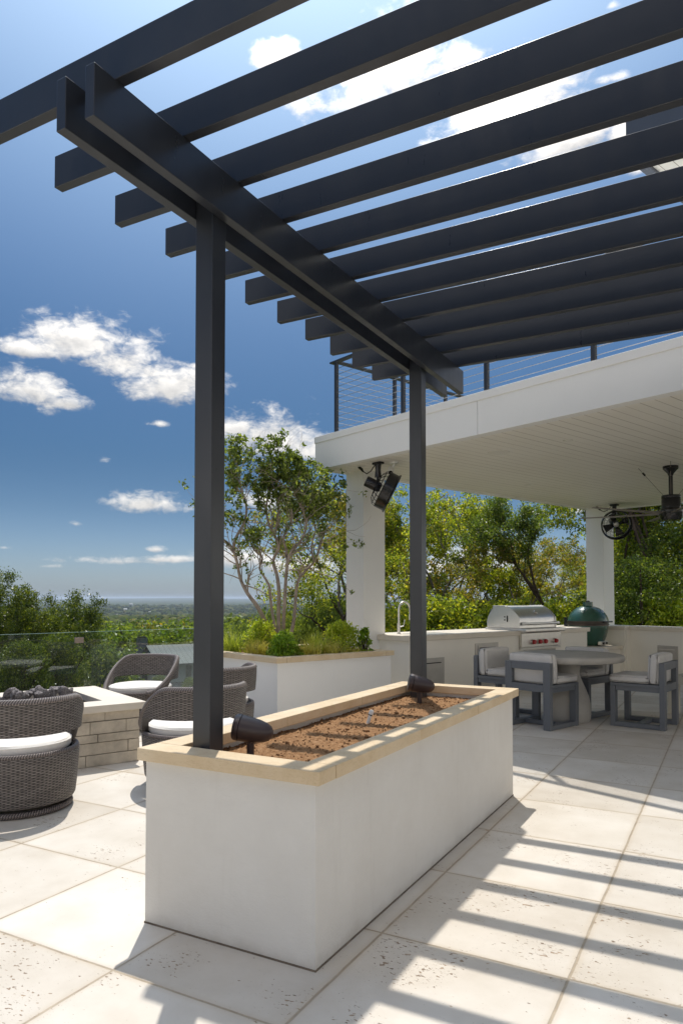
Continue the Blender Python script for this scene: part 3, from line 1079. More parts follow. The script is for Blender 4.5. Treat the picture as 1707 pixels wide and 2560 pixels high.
kb(-6.584, -6.55, 12.31, 12.45, 0, 0.828)
kb(-6.584, 1.89, 12.45, 12.80, 0, 0.828)
mb.build('body', M['kitchen_render'], kc)
mb = MB()
kb(-7.65, -6.72, 7.056, 9.39, 0.829, 0.90)
kb(-7.349, -6.72, 6.89, 7.056, 0.829, 0.90)
kb(-7.65, -6.72, 10.43, 11.38, 0.829, 0.90)
kb(-7.65, -7.45, 9.391, 10.429, 0.829, 0.90)
kb(-7.65, -7.42, 11.381, 12.949, 0.829, 0.90)
kb(-7.419, -6.55, 12.25, 12.84, 0.829, 0.90)
kb(-6.549, 1.89, 12.41, 12.84, 0.829, 0.90)
mb.build('countertop', M['pale_cap'], kc, 0.004)
mb = MB()
kb(-7.449, -6.60, 11.342, 12.278, 0.488, 0.555)
mb.build('low_shelf', M['pale_cap'], kc, 0.004)


def panel_u(u, v0, v1, z0, z1, name='cabinet_door', handle='top'):
    """stainless front on a face looking along +u"""
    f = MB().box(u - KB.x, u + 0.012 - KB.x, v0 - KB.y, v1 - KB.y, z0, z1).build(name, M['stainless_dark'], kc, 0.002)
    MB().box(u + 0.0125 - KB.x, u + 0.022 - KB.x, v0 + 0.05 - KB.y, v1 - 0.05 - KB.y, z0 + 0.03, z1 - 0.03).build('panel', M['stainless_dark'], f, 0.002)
    MB().box(u + 0.0225 - KB.x, u + 0.026 - KB.x, v0 + 0.08 - KB.y, v1 - 0.08 - KB.y, z1 - 0.075, z1 - 0.062).build('handle', M['gap'], f)


panel_u(-6.76, 8.305, 8.84, 0.10, 0.742)
panel_u(-6.76, 7.14, 7.62, 0.08, 0.582)
panel_u(-6.76, 9.50, 10.36, 0.12, 0.585)
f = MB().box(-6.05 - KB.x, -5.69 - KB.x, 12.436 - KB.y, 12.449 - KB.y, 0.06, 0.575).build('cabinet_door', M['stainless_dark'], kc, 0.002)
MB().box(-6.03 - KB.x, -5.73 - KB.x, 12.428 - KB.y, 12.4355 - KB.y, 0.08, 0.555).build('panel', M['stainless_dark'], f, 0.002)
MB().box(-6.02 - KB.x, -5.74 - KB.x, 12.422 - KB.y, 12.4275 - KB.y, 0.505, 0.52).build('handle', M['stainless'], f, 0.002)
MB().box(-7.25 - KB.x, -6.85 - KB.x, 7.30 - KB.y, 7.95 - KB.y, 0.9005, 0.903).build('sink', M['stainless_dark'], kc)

# faucet
t = thing('kitchen_faucet', 'tall curved steel faucet on the counter beside the pavilion column', 'faucet', pv(-7.30, 7.272, 0.90), PA)
MB().lathe([(0.0, 0.0), (0.03, 0.0), (0.028, 0.012), (0.022, 0.016), (0.022, 0.15), (0.0, 0.15)], 20).build('base', M['stainless'], t, smooth=True)
arc = [(0, 0, 0.14), (0, 0, 0.34)] + [(0, 0.115 - 0.115 * math.cos(a), 0.34 + 0.115 * math.sin(a)) for a in np.linspace(0.2, math.pi, 14)] + [(0, 0.23, 0.27)]
MB().tube(arc, 0.0145, 12).build('spout', M['stainless'], t, smooth=True)
MB().tube([(0, 0.23, 0.272), (0, 0.232, 0.19)], 0.019, 12).build('spray_head', M['stainless'], t, smooth=True)
MB().tube([(0.02, 0.01, 0.10), (0.05, 0.05, 0.11), (0.055, 0.065, 0.20)], 0.008, 8).build('handle', M['stainless'], t, smooth=True)

# ------------------------------------------------------------------ gas grill
GB = Vector((-7.05, 9.92, 0.60))
gr = thing('gas_grill', 'stainless built-in gas grill with curved hood and red knobs on the counter', 'grill', pv(GB.x, GB.y, GB.z), PA)
gbx = lambda u0, u1, v0, v1, z0, z1: MB().box(u0 - GB.x, u1 - GB.x, v0 - GB.y, v1 - GB.y, z0 - GB.z, z1 - GB.z)
gbx(-7.445, -6.755, 9.41, 10.41, 0.602, 0.93).build('body', M['stainless'], gr, 0.004)
prof = [(-7.40, 0.932), (-7.41, 1.02), (-7.385, 1.10), (-7.34, 1.175), (-7.285, 1.235), (-7.283, 1.283), (-7.06, 1.285), (-6.985, 1.262), (-6.92, 1.225), (-6.86, 1.18), (-6.81, 1.13), (-6.783, 1.085), (-6.775, 0.932)]
MB().extrude_y([(a - GB.x, z - GB.z) for a, z in prof], 9.425 - GB.y, 10.395 - GB.y).build('hood', M['stainless'], gr, 0.006)
MB().extrude_y([(a - GB.x + (0.012 if i > 5 else 0), z - GB.z + (0.006 if z > 1 else 0)) for i, (a, z) in enumerate(prof)], 9.405 - GB.y, 9.4245 - GB.y).build('hood_end', M['stainless'], gr, 0.003)
MB().extrude_y([(a - GB.x + (0.012 if i > 5 else 0), z - GB.z + (0.006 if z > 1 else 0)) for i, (a, z) in enumerate(prof)], 10.3955 - GB.y, 10.415 - GB.y).build('hood_end', M['stainless'], gr, 0.003)
MB().tube([(-6.715 - GB.x, 9.44 - GB.y, 1.005 - GB.z), (-6.715 - GB.x, 10.42 - GB.y, 1.005 - GB.z)], 0.018, 12).build('handle', M['stainless'], gr, smooth=True)
for v in (9.47, 10.35):
    gbx(-6.7745, -6.70, v, v + 0.05, 0.985, 1.03).build('handle_bracket', M['white_plastic'] if v < 10 else M['stainless'], gr, 0.004)
MB().lathe([(0.0, 0.0), (0.036, 0.0), (0.036, 0.02), (0.03, 0.026), (0.0, 0.026)], 20, (-6.845 - GB.x, 9.94 - GB.y, 1.175 - GB.z), Vector((0.72, 0, 0.69)).to_track_quat('Z', 'Y').to_matrix()).build('thermometer', M['stainless'], gr, smooth=True)
gbx(-6.7545, -6.70, 9.37, 10.45, 0.64, 0.858).build('control_panel', M['stainless'], gr, 0.004)
MB().extrude_y([(-6.754 - GB.x, 0.8585 - GB.z), (-6.64 - GB.x, 0.868 - GB.z), (-6.615 - GB.x, 0.885 - GB.z), (-6.615 - GB.x, 0.925 - GB.z), (-6.754 - GB.x, 0.93 - GB.z)], 9.36 - GB.y, 10.46 - GB.y).build('front_ledge', M['stainless'], gr, 0.006)
gbx(-6.754, -6.705, 9.37, 10.45, 0.601, 0.628).build('drip_tray', M['stainless'], gr, 0.003)
qx = Vector((1, 0, 0)).to_track_quat('Z', 'Y').to_matrix()
for v in (9.647, 9.81, 9.963, 10.256):
    kn = MB().lathe([(0.0, 0.0), (0.042, 0.0), (0.038, 0.02), (0.0, 0.02)], 24, (-6.6995 - GB.x, v - GB.y, 0.717 - GB.z), qx).build('knob', M['stainless'], gr, smooth=True)
    MB().lathe([(0.0, 0.0205), (0.035, 0.0205), (0.034, 0.048), (0.03, 0.056), (0.0, 0.056)], 24, (-6.6995 - GB.x, v - GB.y, 0.717 - GB.z), qx).build('red_grip', M['red'], kn, smooth=True)
for (u, v, z, h) in ((-7.05, 9.40, 1.10, 0.02), (-7.05, 9.40, 1.05, 0.02), (-7.0, 9.40, 1.03, 0.10)):
    gbx(u - 0.008, u + 0.01, 9.398, 9.404, z, z + h).build('rotisserie_slot', M['gap'], gr)

# ------------------------------------------------------------------ green ceramic smoker
def mat_green():
    m, t_, b = new_mat('dimpled_green_glaze')
    co = t_.n('ShaderNodeTexCoord').outputs['Object']
    t_.link(t_.ramp(t_.noise(co, 8, 3), [(0.3, (0.022, 0.075, 0.052)), (0.7, (0.03, 0.105, 0.072))]), b.inputs['Base Color'])
    b.inputs['Roughness'].default_value = 0.25
    b.inputs['Coat Weight'].default_value = 0.5
    vn = t_.n('ShaderNodeTexVoronoi')
    vn.inputs['Scale'].default_value = 62
    t_.link(co, vn.inputs['Vector'])
    bp = t_.n('ShaderNodeBump')
    bp.inputs['Strength'].default_value = 0.5
    bp.inputs['Distance'].default_value = 0.006
    t_.link(vn.outputs['Distance'], bp.inputs['Height'])
    t_.link(bp.outputs[0], b.inputs['Normal'])
    return m


M['green'] = mat_green()
sm = thing('ceramic_smoker', 'green egg-shaped ceramic smoker on the low shelf between counter and corner', 'smoker', pv(-7.03, 11.83, 0.5555), PA)
MB().lathe([(0.0, 0.0), (0.215, 0.0), (0.235, 0.01), (0.275, 0.07), (0.315, 0.16), (0.342, 0.26), (0.352, 0.345), (0.352, 0.362), (0.0, 0.362)], 48).build('base', M['green'], sm, smooth=True)
MB().lathe([(0.0, 0.363), (0.362, 0.363), (0.362, 0.392), (0.354, 0.397), (0.354, 0.412), (0.362, 0.417), (0.362, 0.444), (0.0, 0.444)], 48).build('hinge_band', mat('dark_steel_band', (0.07, 0.055, 0.045), 0.4, 0.5, metal=0.5, var=0.2, vscale=10), sm, smooth=True)
MB().lathe([(0.0, 0.4445), (0.356, 0.4445), (0.35, 0.47), (0.333, 0.52), (0.30, 0.58), (0.25, 0.635), (0.185, 0.68), (0.115, 0.705), (0.0, 0.706)], 48).build('dome', M['green'], sm, smooth=True)
MB().lathe([(0.0, 0.7065), (0.082, 0.7065), (0.09, 0.715), (0.088, 0.785), (0.0, 0.785)], 32).build('chimney_cap', M['green'], sm, smooth=True)
MB().lathe([(0.0, 0.7855), (0.04, 0.7855), (0.035, 0.80), (0.018, 0.81), (0.0, 0.81)], 20).build('cap_knob', M['black_metal'], sm, smooth=True)
dr = Vector((0.9, 0.10, 0))
MB().lathe([(0.0, 0.0), (0.036, 0.0), (0.036, 0.02), (0.0, 0.022)], 20, (0.26, 0.03, 0.60), Vector((0.75, 0.05, 0.66)).to_track_quat('Z', 'Y').to_matrix()).build('thermometer', M['stainless_dark'], sm, smooth=True)
MB().box(0.345, 0.40, -0.10, 0.16, 0.42, 0.445).build('lid_handle', M['black_metal'], sm, 0.008)
for s in (-1, 1):
    MB().box(-0.43, -0.365, s * 0.09 - 0.012, s * 0.09 + 0.012, 0.34, 0.50).build('hinge_bracket', M['black_metal'], sm, 0.004)
MB().box(0.245, 0.325, -0.10, 0.10, 0.02, 0.085).build('draft_door', M['stainless'], sm, 0.006)
MB().box(0.3255, 0.331, -0.075, -0.02, 0.03, 0.07).build('draft_slot', M['gap'], sm)
MB().lathe([(0.0, 0.0), (0.017, 0.0), (0.014, 0.02), (0.0, 0.02)], 14, (0.3255, 0.055, 0.052), qx).build('draft_knob', M['black_metal'], sm, smooth=True)

# ------------------------------------------------------------------ ceiling fan
FB = pv(-4.455, 9.60, SOF)
cf = thing('ceiling_fan', 'large black ceiling fan with long thin blades under the pavilion soffit', 'ceiling fan', FB, PA)
MB().lathe([(0.0, -0.0015), (0.098, -0.0015), (0.098, -0.035), (0.04, -0.10), (0.032, -0.125), (0.0, -0.125)], 32).build('canopy', M['black_metal'], cf, smooth=True)
MB().lathe([(0.0, -0.126), (0.027, -0.126), (0.027, -0.395), (0.0, -0.395)], 20).build('downrod', M['black_metal'], cf, smooth=True)
MB().lathe([(0.0, -0.396), (0.118, -0.396), (0.12, -0.40), (0.12, -0.435), (0.116, -0.44), (0.12, -0.445), (0.12, -0.57), (0.0, -0.57)], 36).build('motor_housing', M['black_metal'], cf, smooth=True)
MB().lathe([(0.0, -0.571), (0.125, -0.571), (0.15, -0.60), (0.15, -0.66), (0.13, -0.72), (0.125, -0.735), (0.0, -0.735)], 36).build('hub', M['black_metal'], cf, smooth=True)
M['blade'] = mat('fan_blade_grey', (0.22, 0.19, 0.16), 0.35, 0.5, var=0.05)
for k in range(6):
    a = rad(189 + k * 60)
    ca, sa = math.cos(a), math.sin(a)
    vs, fs = [], []
    for i in range(9):
        s = 0.14 + (1.27 - 0.14) * i / 8
        w = 0.042 * (1 - 0.35 * i / 8)
        th = rad(11 - 8 * i / 8)
        for (dw, dz) in ((-w, 0.004), (w, 0.004), (w, -0.004), (-w, -0.004)):
            y, z = dw * math.cos(th) - dz * math.sin(th), dw * math.sin(th) + dz * math.cos(th)
            vs.append((s * ca - y * sa, s * sa + y * ca, -0.635 + z + 0.02 * (i / 8) ** 2))
    for i in range(8):
        for k2 in range(4):
            fs.append((i * 4 + k2, i * 4 + (k2 + 1) % 4, i * 4 + 4 + (k2 + 1) % 4, i * 4 + 4 + k2))
    fs += [(3, 2, 1, 0), (32, 33, 34, 35)]
    MB().add(vs, fs).build('blade', M['blade'], cf)
for k in range(4):
    a = rad(25 + 90 * k)
    b0, b1 = (0.09 * math.cos(a), 0.09 * math.sin(a), -0.396), (0.40 * math.cos(a), 0.40 * math.sin(a), -0.001)
    gw = MB().tube([b0, b1], 0.0035, 6).build('guy_wire', M['blade'], cf)
    md_ = [b0[i] + (b1[i] - b0[i]) * 0.78 for i in range(3)]
    dd = (Vector(b1) - Vector(b0)).normalized() * 0.025
    MB().tube([Vector(md_) - dd, Vector(md_) + dd], 0.013, 8).build('turnbuckle', M['black_metal'], gw, smooth=True)


# ------------------------------------------------------------------ drum fans hung from the soffit
def drum_fan(u, v, drop, ax, R, label):
    """ax: direction the fan blows, in pavilion axes"""
    t = thing('drum_fan', label, 'fan', pv(u, v, SOF), PA, 'black drum fans hung under the soffit')
    MB().box(-0.075, 0.075, -0.04, 0.04, -0.03, -0.0015).build('mounting_plate', M['black_metal'], t, 0.004)
    MB().tube([(0, 0, -0.03), (0, 0, -0.10), (0.0, 0, -0.20)], [0.042, 0.036, 0.045], 14).build('swivel_neck', M['black_metal'], t, smooth=True)
    ax = Vector(ax).normalized()
    q = ax.to_track_quat('Z', 'Y').to_matrix()
    c = Vector((0, 0, -drop)) + ax * 0.12
    MB().tube([(0, 0, -0.19), Vector((0, 0, -drop)) + ax * -0.02], 0.016, 8).build('hanger_arm', M['black_metal'], t, smooth=True)
    # drum shell, open at both ends
    MB().lathe([(R * 0.985, -0.065), (R, -0.06), (R, 0.06), (R * 1.07, 0.075), (R * 1.07, 0.085), (R * 1.03, 0.085), (R * 0.965, 0.06), (R * 0.965, -0.06)], 40, c, q)
    sh = MB()
    pr = [(R, -0.06), (R, 0.06), (R * 1.08, 0.075), (R * 1.08, 0.087), (R * 1.02, 0.087), (R * 0.97, 0.06), (R * 0.97, -0.06), (R, -0.06)]
    n = 40
    vs = [q @ Vector((r * math.cos(2 * math.pi * k / n), r * math.sin(2 * math.pi * k / n), z)) + c for r, z in pr for k in range(n)]
    sh.add(vs, [(i * n + k, i * n + (k + 1) % n, (i + 1) * n + (k + 1) % n, (i + 1) * n + k) for i in range(len(pr) - 1) for k in range(n)])
    sh.build('drum', M['black_metal'], t, smooth=True)
    g = MB()
    for k in range(20):
        a = 2 * math.pi * k / 20
        g.tube([q @ Vector((R * f * math.cos(a), R * f * math.sin(a), z)) + c for f, z in ((0.98, -0.06), (0.93, -0.10), (0.70, -0.14), (0.25, -0.155))], 0.0028, 5)
    for f, z in ((0.93, -0.10), (0.70, -0.14), (0.45, -0.15)):
        g.tube([q @ Vector((R * f * math.cos(2 * math.pi * k / 32), R * f * math.sin(2 * math.pi * k / 32), z)) + c for k in range(33)], 0.003, 5, False)
    g.build('rear_guard', M['black_metal'], t)
    g = MB()
    for f in (0.95, 0.75, 0.55, 0.35):
        g.tube([q @ Vector((R * f * math.cos(2 * math.pi * k / 32), R * f * math.sin(2 * math.pi * k / 32), 0.085)) + c for k in range(33)], 0.0022, 5, False)
    for k in range(8):
        a = 2 * math.pi * k / 8
        g.tube([q @ Vector((R * f * math.cos(a), R * f * math.sin(a), 0.083)) + c for f in (0.2, 1.0)], 0.0022, 5)
    g.build('front_guard', M['black_metal'], t)
    MB().lathe([(0.0, -0.30), (0.062, -0.30), (0.07, -0.29), (0.07, -0.12), (0.05, -0.08), (0.0, -0.08)], 24, c, q).build('motor', M['black_metal'], t, smooth=True)
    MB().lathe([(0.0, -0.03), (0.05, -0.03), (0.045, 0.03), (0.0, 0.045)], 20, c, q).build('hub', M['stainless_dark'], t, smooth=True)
    for k in range(4):
        a = 2 * math.pi * k / 4 + 0.4
        vs = []
        for i in range(5):
            f = 0.18 + 0.72 * i / 4
            for s in (-1, 1):
                aa = a + s * (0.42 - 0.1 * i / 4)
                vs.append(q @ Vector((R * f * math.cos(aa), R * f * math.sin(aa), s * 0.028)) + c)
        MB().add(vs, [(2 * i, 2 * i + 1, 2 * i + 3, 2 * i + 2) for i in range(4)]).build('blade', M['black_metal'], t)
    MB().tube([(-0.06, 0, -0.03), (-0.14, 0, -0.10), (-0.22, 0.0, -0.125), (-0.285, 0, -0.085), (-0.31, 0, -0.04)], 0.007, 8).build('power_cord', M['black_metal'], t, smooth=True)
    MB().lathe([(0.0, -0.012), (0.055, -0.012), (0.06, -0.0015), (0.0, -0.0015)], 20, (-0.32, 0, 0)).build('outlet_plate', m_disc, t, smooth=True)
    MB().tube([(-0.37, 0, -0.014), (-0.33, 0, -0.045), (-0.29, 0, -0.085)], [0.022, 0.02, 0.012], 8).build('plug', M['black_metal'], t, smooth=True)
    return t


drum_fan(-6.80, 6.40, 0.325, (0.56, 0.72, -0.45), 0.25, 'black drum fan hung below the front corner of the soffit beside the nearer column')
drum_fan(-6.97, 12.70, 0.36, (0.62, -0.72, -0.30), 0.26, 'black drum fan hung beside the far column behind the ceiling fan blades')

# security camera under the soffit
t = thing('security_camera', 'small white bullet security camera under the soffit above the drum fan', 'camera', pv(-6.66, 6.56, SOF), PA)
MB().lathe([(0.0, -0.02), (0.05, -0.02), (0.056, -0.0015), (0.0, -0.0015)], 24).build('mount', M['white_plastic'], t, smooth=True)
MB().tube([(0, 0, -0.02), (-0.015, 0, -0.05), (-0.045, -0.02, -0.085)], 0.014, 10).build('arm', M['white_plastic'], t, smooth=True)
cq = Vector((0.55, -0.6, -0.6)).normalized()
MB().tube([Vector((-0.045, -0.02, -0.10)) - cq * 0.05, Vector((-0.045, -0.02, -0.10)) + cq * 0.075], 0.042, 20).build('housing', M['white_plastic'], t, 0.006)
MB().tube([Vector((-0.045, -0.02, -0.10)) + cq * 0.0755, Vector((-0.045, -0.02, -0.10)) + cq * 0.08], 0.028, 16).build('lens', M['gap'], t, smooth=True)


# ================================================================== dining set
def cushion(parent, name, x0, x1, y0, y1, z0, z1, m, r=0.03, tilt=0.0):
    """soft padded block: a bulging, rounded box"""
    nx, ny, nz = 8, 8, 4
    bm = bmesh.new()
    bmesh.ops.create_cube(bm, size=1.0)
    bmesh.ops.subdivide_edges(bm, edges=bm.edges[:], cuts=5, use_grid_fill=True)
    sx, sy, sz = (x1 - x0), (y1 - y0), (z1 - z0)
    for v in bm.verts:
        p = v.co * 2                      # -1..1
        f = []
        for k in range(3):
            a, b2 = p[(k + 1) % 3], p[(k + 2) % 3]
            f.append(p[k] * (1 + 0.045 * (1 - a * a) * (1 - b2 * b2)))
        v.co = Vector((f[0] * sx / 2, f[1] * sy / 2, f[2] * sz / 2))
    bmesh.ops.bevel(bm, geom=[e for e in bm.edges if e.calc_face_angle(0) > 0.9], offset=r, segments=4, affect='EDGES', profile=0.6)
    me = bpy.data.meshes.new(name)
    if tilt:
        bmesh.ops.rotate(bm, verts=bm.verts, cent=(0, 0, -sz / 2), matrix=Matrix.Rotation(tilt, 3, 'X'))
    bmesh.ops.translate(bm, verts=bm.verts, vec=((x0 + x1) / 2, (y0 + y1) / 2, (z0 + z1) / 2))
    bm.to_mesh(me)
    bm.free()
    me.shade_smooth()
    me.materials.append(m)
    o = bpy.data.objects.new(name, me)
    COL.objects.link(o)
    o.parent = parent
    return o


def make_dining_chair():
    t = thing('dining_chair', 'x', 'chair', group='dining chairs round the table')
    w, d, a, b2 = 0.285, 0.285, 0.085, 0.055
    fm = M['chair_frame']
    for s in (-1, 1):
        x0, x1 = (s * w - a, s * w) if s > 0 else (s * w, s * w + a)
        MB().box(x0, x1, -d, -d + b2, 0.0, 0.715).build('leg', fm, t, 0.003)
        MB().box(x0, x1, d - b2, d, 0.0, 0.445).build('leg', fm, t, 0.003)
        MB().box(x0, x1, -d + b2 + .001, d - b2 - .001, 0.003, 0.05).build('runner', fm, t, 0.003)
        MB().box(x0, x1, -d + b2 + .001, d, 0.4455, 0.478).build('side_rail', fm, t, 0.003)
        MB().box(x0 + 0.012, x1 - 0.012, -d + b2 + .002, d - b2 - .002, 0.395, 0.445).build('apron', fm, t, 0.003)
    MB().box(-w + a + .001, w - a - .001, -0.025, 0.035, 0.004, 0.049).build('stretcher', fm, t, 0.003)
    MB().box(-w + a + .001, w - a - .001, -d + .002, -d + b2 - .002, 0.635, 0.714).build('top_rail', fm, t, 0.003)
    MB().box(-w + a + .001, w - a - .001, -d + .002, -d + b2 - .002, 0.40, 0.478).build('back_rail', fm, t, 0.003)
    MB().box(-w + a + .001, w - a - .001, d - b2 + .002, d - .002, 0.40, 0.478).build('front_rail', fm, t, 0.003)
    MB().box(-w + a + .001, w - a - .001, -d + b2, d - b2, 0.45, 0.47).build('seat_board', fm, t)
    cushion(t, 'seat_cushion', -0.275, 0.275, -0.12, 0.30, 0.482, 0.565, M['grey_fabric'], 0.03)
    cushion(t, 'back_cushion', -0.272, 0.272, -0.222, -0.10, 0.485, 0.80, M['grey_fabric'], 0.035, rad(3))
    return t


TC = Vector((-1.695, 8.55, 0))
ch0 = make_dining_chair()
spots = [((-1.888, 8.10), rad(-20), 'grey dining chair nearest the camera, its open back turned to the long planter'),
         ((-0.885, 8.65), rad(80), 'grey dining chair in full side view right of the round table'),
         ((-2.43, 8.62), rad(-105), 'grey dining chair left of the round table, its seat half hidden by the planter'),
         ((-1.66, 9.07), rad(160), 'grey dining chair behind the round table with its cushions facing us')]
for k, ((x, y), rz, lb) in enumerate(spots):
    c = ch0 if k == 0 else copy_tree(ch0)
    c.location = (x, y, 0)
    c.rotation_euler = (0, 0, rz)
    c['label'] = lb
dt = thing('dining_table', 'round grey concrete table on a waisted pedestal between four chairs', 'table', TC)
MB().lathe([(0.0, 0.0), (0.238, 0.0), (0.246, 0.015), (0.254, 0.10), (0.25, 0.19), (0.232, 0.28), (0.198, 0.37), (0.162, 0.45), (0.136, 0.52), (0.13, 0.57), (0.14, 0.62), (0.165, 0.66), (0.195, 0.688), (0.0, 0.688)], 56).build('pedestal', M['concrete'], dt, smooth=True)
MB().lathe([(0.0, 0.6885), (0.582, 0.6885), (0.609, 0.695), (0.621, 0.715), (0.621, 0.742), (0.609, 0.76), (0.586, 0.766), (0.0, 0.766)], 72).build('tabletop', M['concrete'], dt, smooth=True)

# side table at the frame's right edge, with a red box on it
t = thing('side_table', 'low white square table beyond the right dining chair', 'side table', (-0.33, 9.85, 0), rad(-21))
M['cream'] = mat('cream_lacquer', (0.66, 0.61, 0.50), 0.6, 0.3, var=0.04)
MB().box(-0.32, 0.32, -0.32, 0.32, 0.36, 0.456).build('tabletop', M['cream'], t, 0.006)
for (a, b2) in ((-1, -1), (1, -1), (1, 1), (-1, 1)):
    x, y = a * 0.255, b2 * 0.255
    MB().box(x - 0.055, x + 0.055, y - 0.055, y + 0.055, 0, 0.3595).build('leg', M['cream'], t, 0.004)
t = thing('red_box', 'dark red box standing on the low white side table', 'box', (-0.385, 9.80, 0.4565), rad(-21))
MB().box(-0.12, 0.12, -0.12, 0.12, 0, 0.15).build('body', M['red'], t, 0.006)
MB().box(-0.123, 0.123, -0.123, 0.123, 0.1505, 0.17).build('lid', M['red'], t, 0.004)


# ================================================================== wicker lounge chairs
def uv_grid(name, P, UV, m, parent, close_u=False, smooth=True):
    """P: (nu, nv, 3) points, UV: same grid in metres"""
    nu, nv = P.shape[:2]
    idx_ = np.arange(nu * nv).reshape(nu, nv)
    F = np.stack([idx_[:-1, :-1], idx_[1:, :-1], idx_[1:, 1:], idx_[:-1, 1:]], -1).reshape(-1, 4)
    o = np_mesh(name, P.reshape(-1, 3), F, m, parent, smooth)
    lay = o.data.uv_layers.new(name='UVMap')
    uvs = UV.reshape(-1, 2)[F.ravel()]
    lay.data.foreach_set('uv', uvs.astype(np.float32).ravel())
    return o


def ring_tube(name, fn, n, r, m, parent, closed=False, k=8):
    """tube along fn(t) with metre UVs"""
    pts = np.array([fn(i / (n - 1)) for i in range(n)], float)
    tang = np.gradient(pts, axis=0)
    tang /= np.linalg.norm(tang, axis=1, keepdims=True) + 1e-9
    P = np.zeros((n, k + 1, 3))
    UV = np.zeros((n, k + 1, 2))
    L = np.concatenate([[0], np.cumsum(np.linalg.norm(np.diff(pts, axis=0), axis=1))])
    for i in range(n):
        up = np.array([pts[i, 0], pts[i, 1], 0])
        up = up / (np.linalg.norm(up) + 1e-9)
        a = up - tang[i] * up.dot(tang[i])
        a /= np.linalg.norm(a) + 1e-9
        b = np.cross(tang[i], a)
        for j in range(k + 1):
            th = 2 * math.pi * j / k
            P[i, j] = pts[i] + (a * math.cos(th) + b * math.sin(th)) * r
            UV[i, j] = (L[i], th * r)
    return uv_grid(name, P, UV, m, parent)


def sst(x):
    x = np.clip(x, 0, 1)
    return x * x * (3 - 2 * x)


def make_lounge_chair():
    """back of the chair towards -y, front towards +y; phi = 0 at the back"""
    t = thing('lounge_chair', 'x', 'armchair', group='wicker lounge chairs round the fire pit')
    RO, RI = 0.385, 0.335

    def pt(phi, r, z):
        return (r * math.sin(phi), -r * math.cos(phi), z)
    # barrel base: out, over the lip and down inside
    zs = [(0.335, 0.060), (0.352, 0.066), (0.362, 0.085), (0.370, 0.16), (0.378, 0.26), (RO, 0.37), (RO, 0.385), (0.376, 0.395), (0.348, 0.395), (RI, 0.385), (RI, 0.25)]
    n = 73
    P = np.array([[pt(2 * math.pi * i / (n - 1), r, z) for r, z in zs] for i in range(n)])
    arc = np.concatenate([[0], np.cumsum([math.dist(zs[i], zs[i + 1]) for i in range(len(zs) - 1)])])
    UV = np.array([[(2 * math.pi * i / (n - 1) * RO, a) for a in arc] for i in range(n)])
    uv_grid('base', P, UV, M['wicker'], t)
    MB().lathe([(0.0, 0.20), (RI + 0.002, 0.20), (RI + 0.002, 0.385), (0.0, 0.385)], 40).build('seat_deck', M['black_metal'], t, smooth=True)
    MB().lathe([(0.0, 0.062), (0.34, 0.062), (0.34, 0.068), (0.0, 0.068)], 40).build('underside', M['black_metal'], t, smooth=True)
    ring_tube('rim', lambda s: pt(2 * math.pi * s, 0.367, 0.397), 73, 0.017, M['braid'], t)
    ring_tube('swivel_ring', lambda s: pt(2 * math.pi * s, 0.325, 0.022), 73, 0.022, M['braid'], t)
    MB().lathe([(0.0, 0.012), (0.07, 0.012), (0.09, 0.03), (0.09, 0.061), (0.0, 0.061)], 20).build('swivel_post', M['black_metal'], t, smooth=True)
    # back band sweeping down into two arms
    END = rad(136)

    def ztop(p):
        return 0.742 - 0.342 * sst((abs(p) - rad(52)) / (END - rad(52))) ** 0.95

    def zbot(p):
        return 0.527 - 0.132 * sst((abs(p) - rad(90)) / rad(16))
    na, nz = 97, 15
    ph = np.linspace(-END, END, na)
    rows_o, rows_i = [], []
    P = np.zeros((na, nz * 2 + 1, 3))
    UV = np.zeros((na, nz * 2 + 1, 2))
    for i, p in enumerate(ph):
        zt, zb = max(ztop(p), zbot(p) + 0.004), zbot(p)
        for j in range(nz):
            s = j / (nz - 1)
            z = zb + (zt - zb) * s
            flare = 0.018 * sst((z - 0.39) / 0.34)
            P[i, j] = pt(p, RO + 0.004 + flare, z)
            UV[i, j] = (p * RO, z)
            P[i, 2 * nz - 1 - j] = pt(p, RI + 0.006 + flare, z)
            UV[i, 2 * nz - 1 - j] = (p * RO + 0.5, z)
        P[i, 2 * nz] = P[i, 0]
        UV[i, 2 * nz] = UV[i, 0]
    uv_grid('backrest', P, UV, M['wicker'], t)
    ring_tube('top_roll', lambda s: pt(-END + 2 * END * s, 0.383, max(ztop(-END + 2 * END * s), 0.40)), 97, 0.027, M['braid'], t)
    # cushion: a soft disc, pushed out at the front
    m_ = MB()
    prof = [(0.0, 0.388), (0.30, 0.388), (0.335, 0.395), (0.348, 0.412), (0.348, 0.442), (0.338, 0.460), (0.30, 0.472), (0.2, 0.478), (0.0, 0.48)]
    m_.lathe([(r * 0.955, z) for r, z in prof], 56, (0, 0.01, 0.0))
    m_.v = [(x, y, z + (0.006 * math.sin(9 * x + 1) * math.cos(8 * y) - 0.010 * math.exp(-((x - 0.03) ** 2 + y * y) / 0.03) if z > 0.45 else 0.0)) for x, y, z in m_.v]
    cu = m_.build('seat_cushion', M['white_fabric'], t, smooth=True)
    ring_tube('piping', lambda s: (0.331 * math.sin(2 * math.pi * s), 0.01 - 0.331 * math.cos(2 * math.pi * s), 0.447), 73, 0.005, M['white_fabric'], cu)
    return t


def az_rot(deg):
    """rotation about z that turns local +y to a compass angle from +Y towards +X"""
    return rad(-deg)


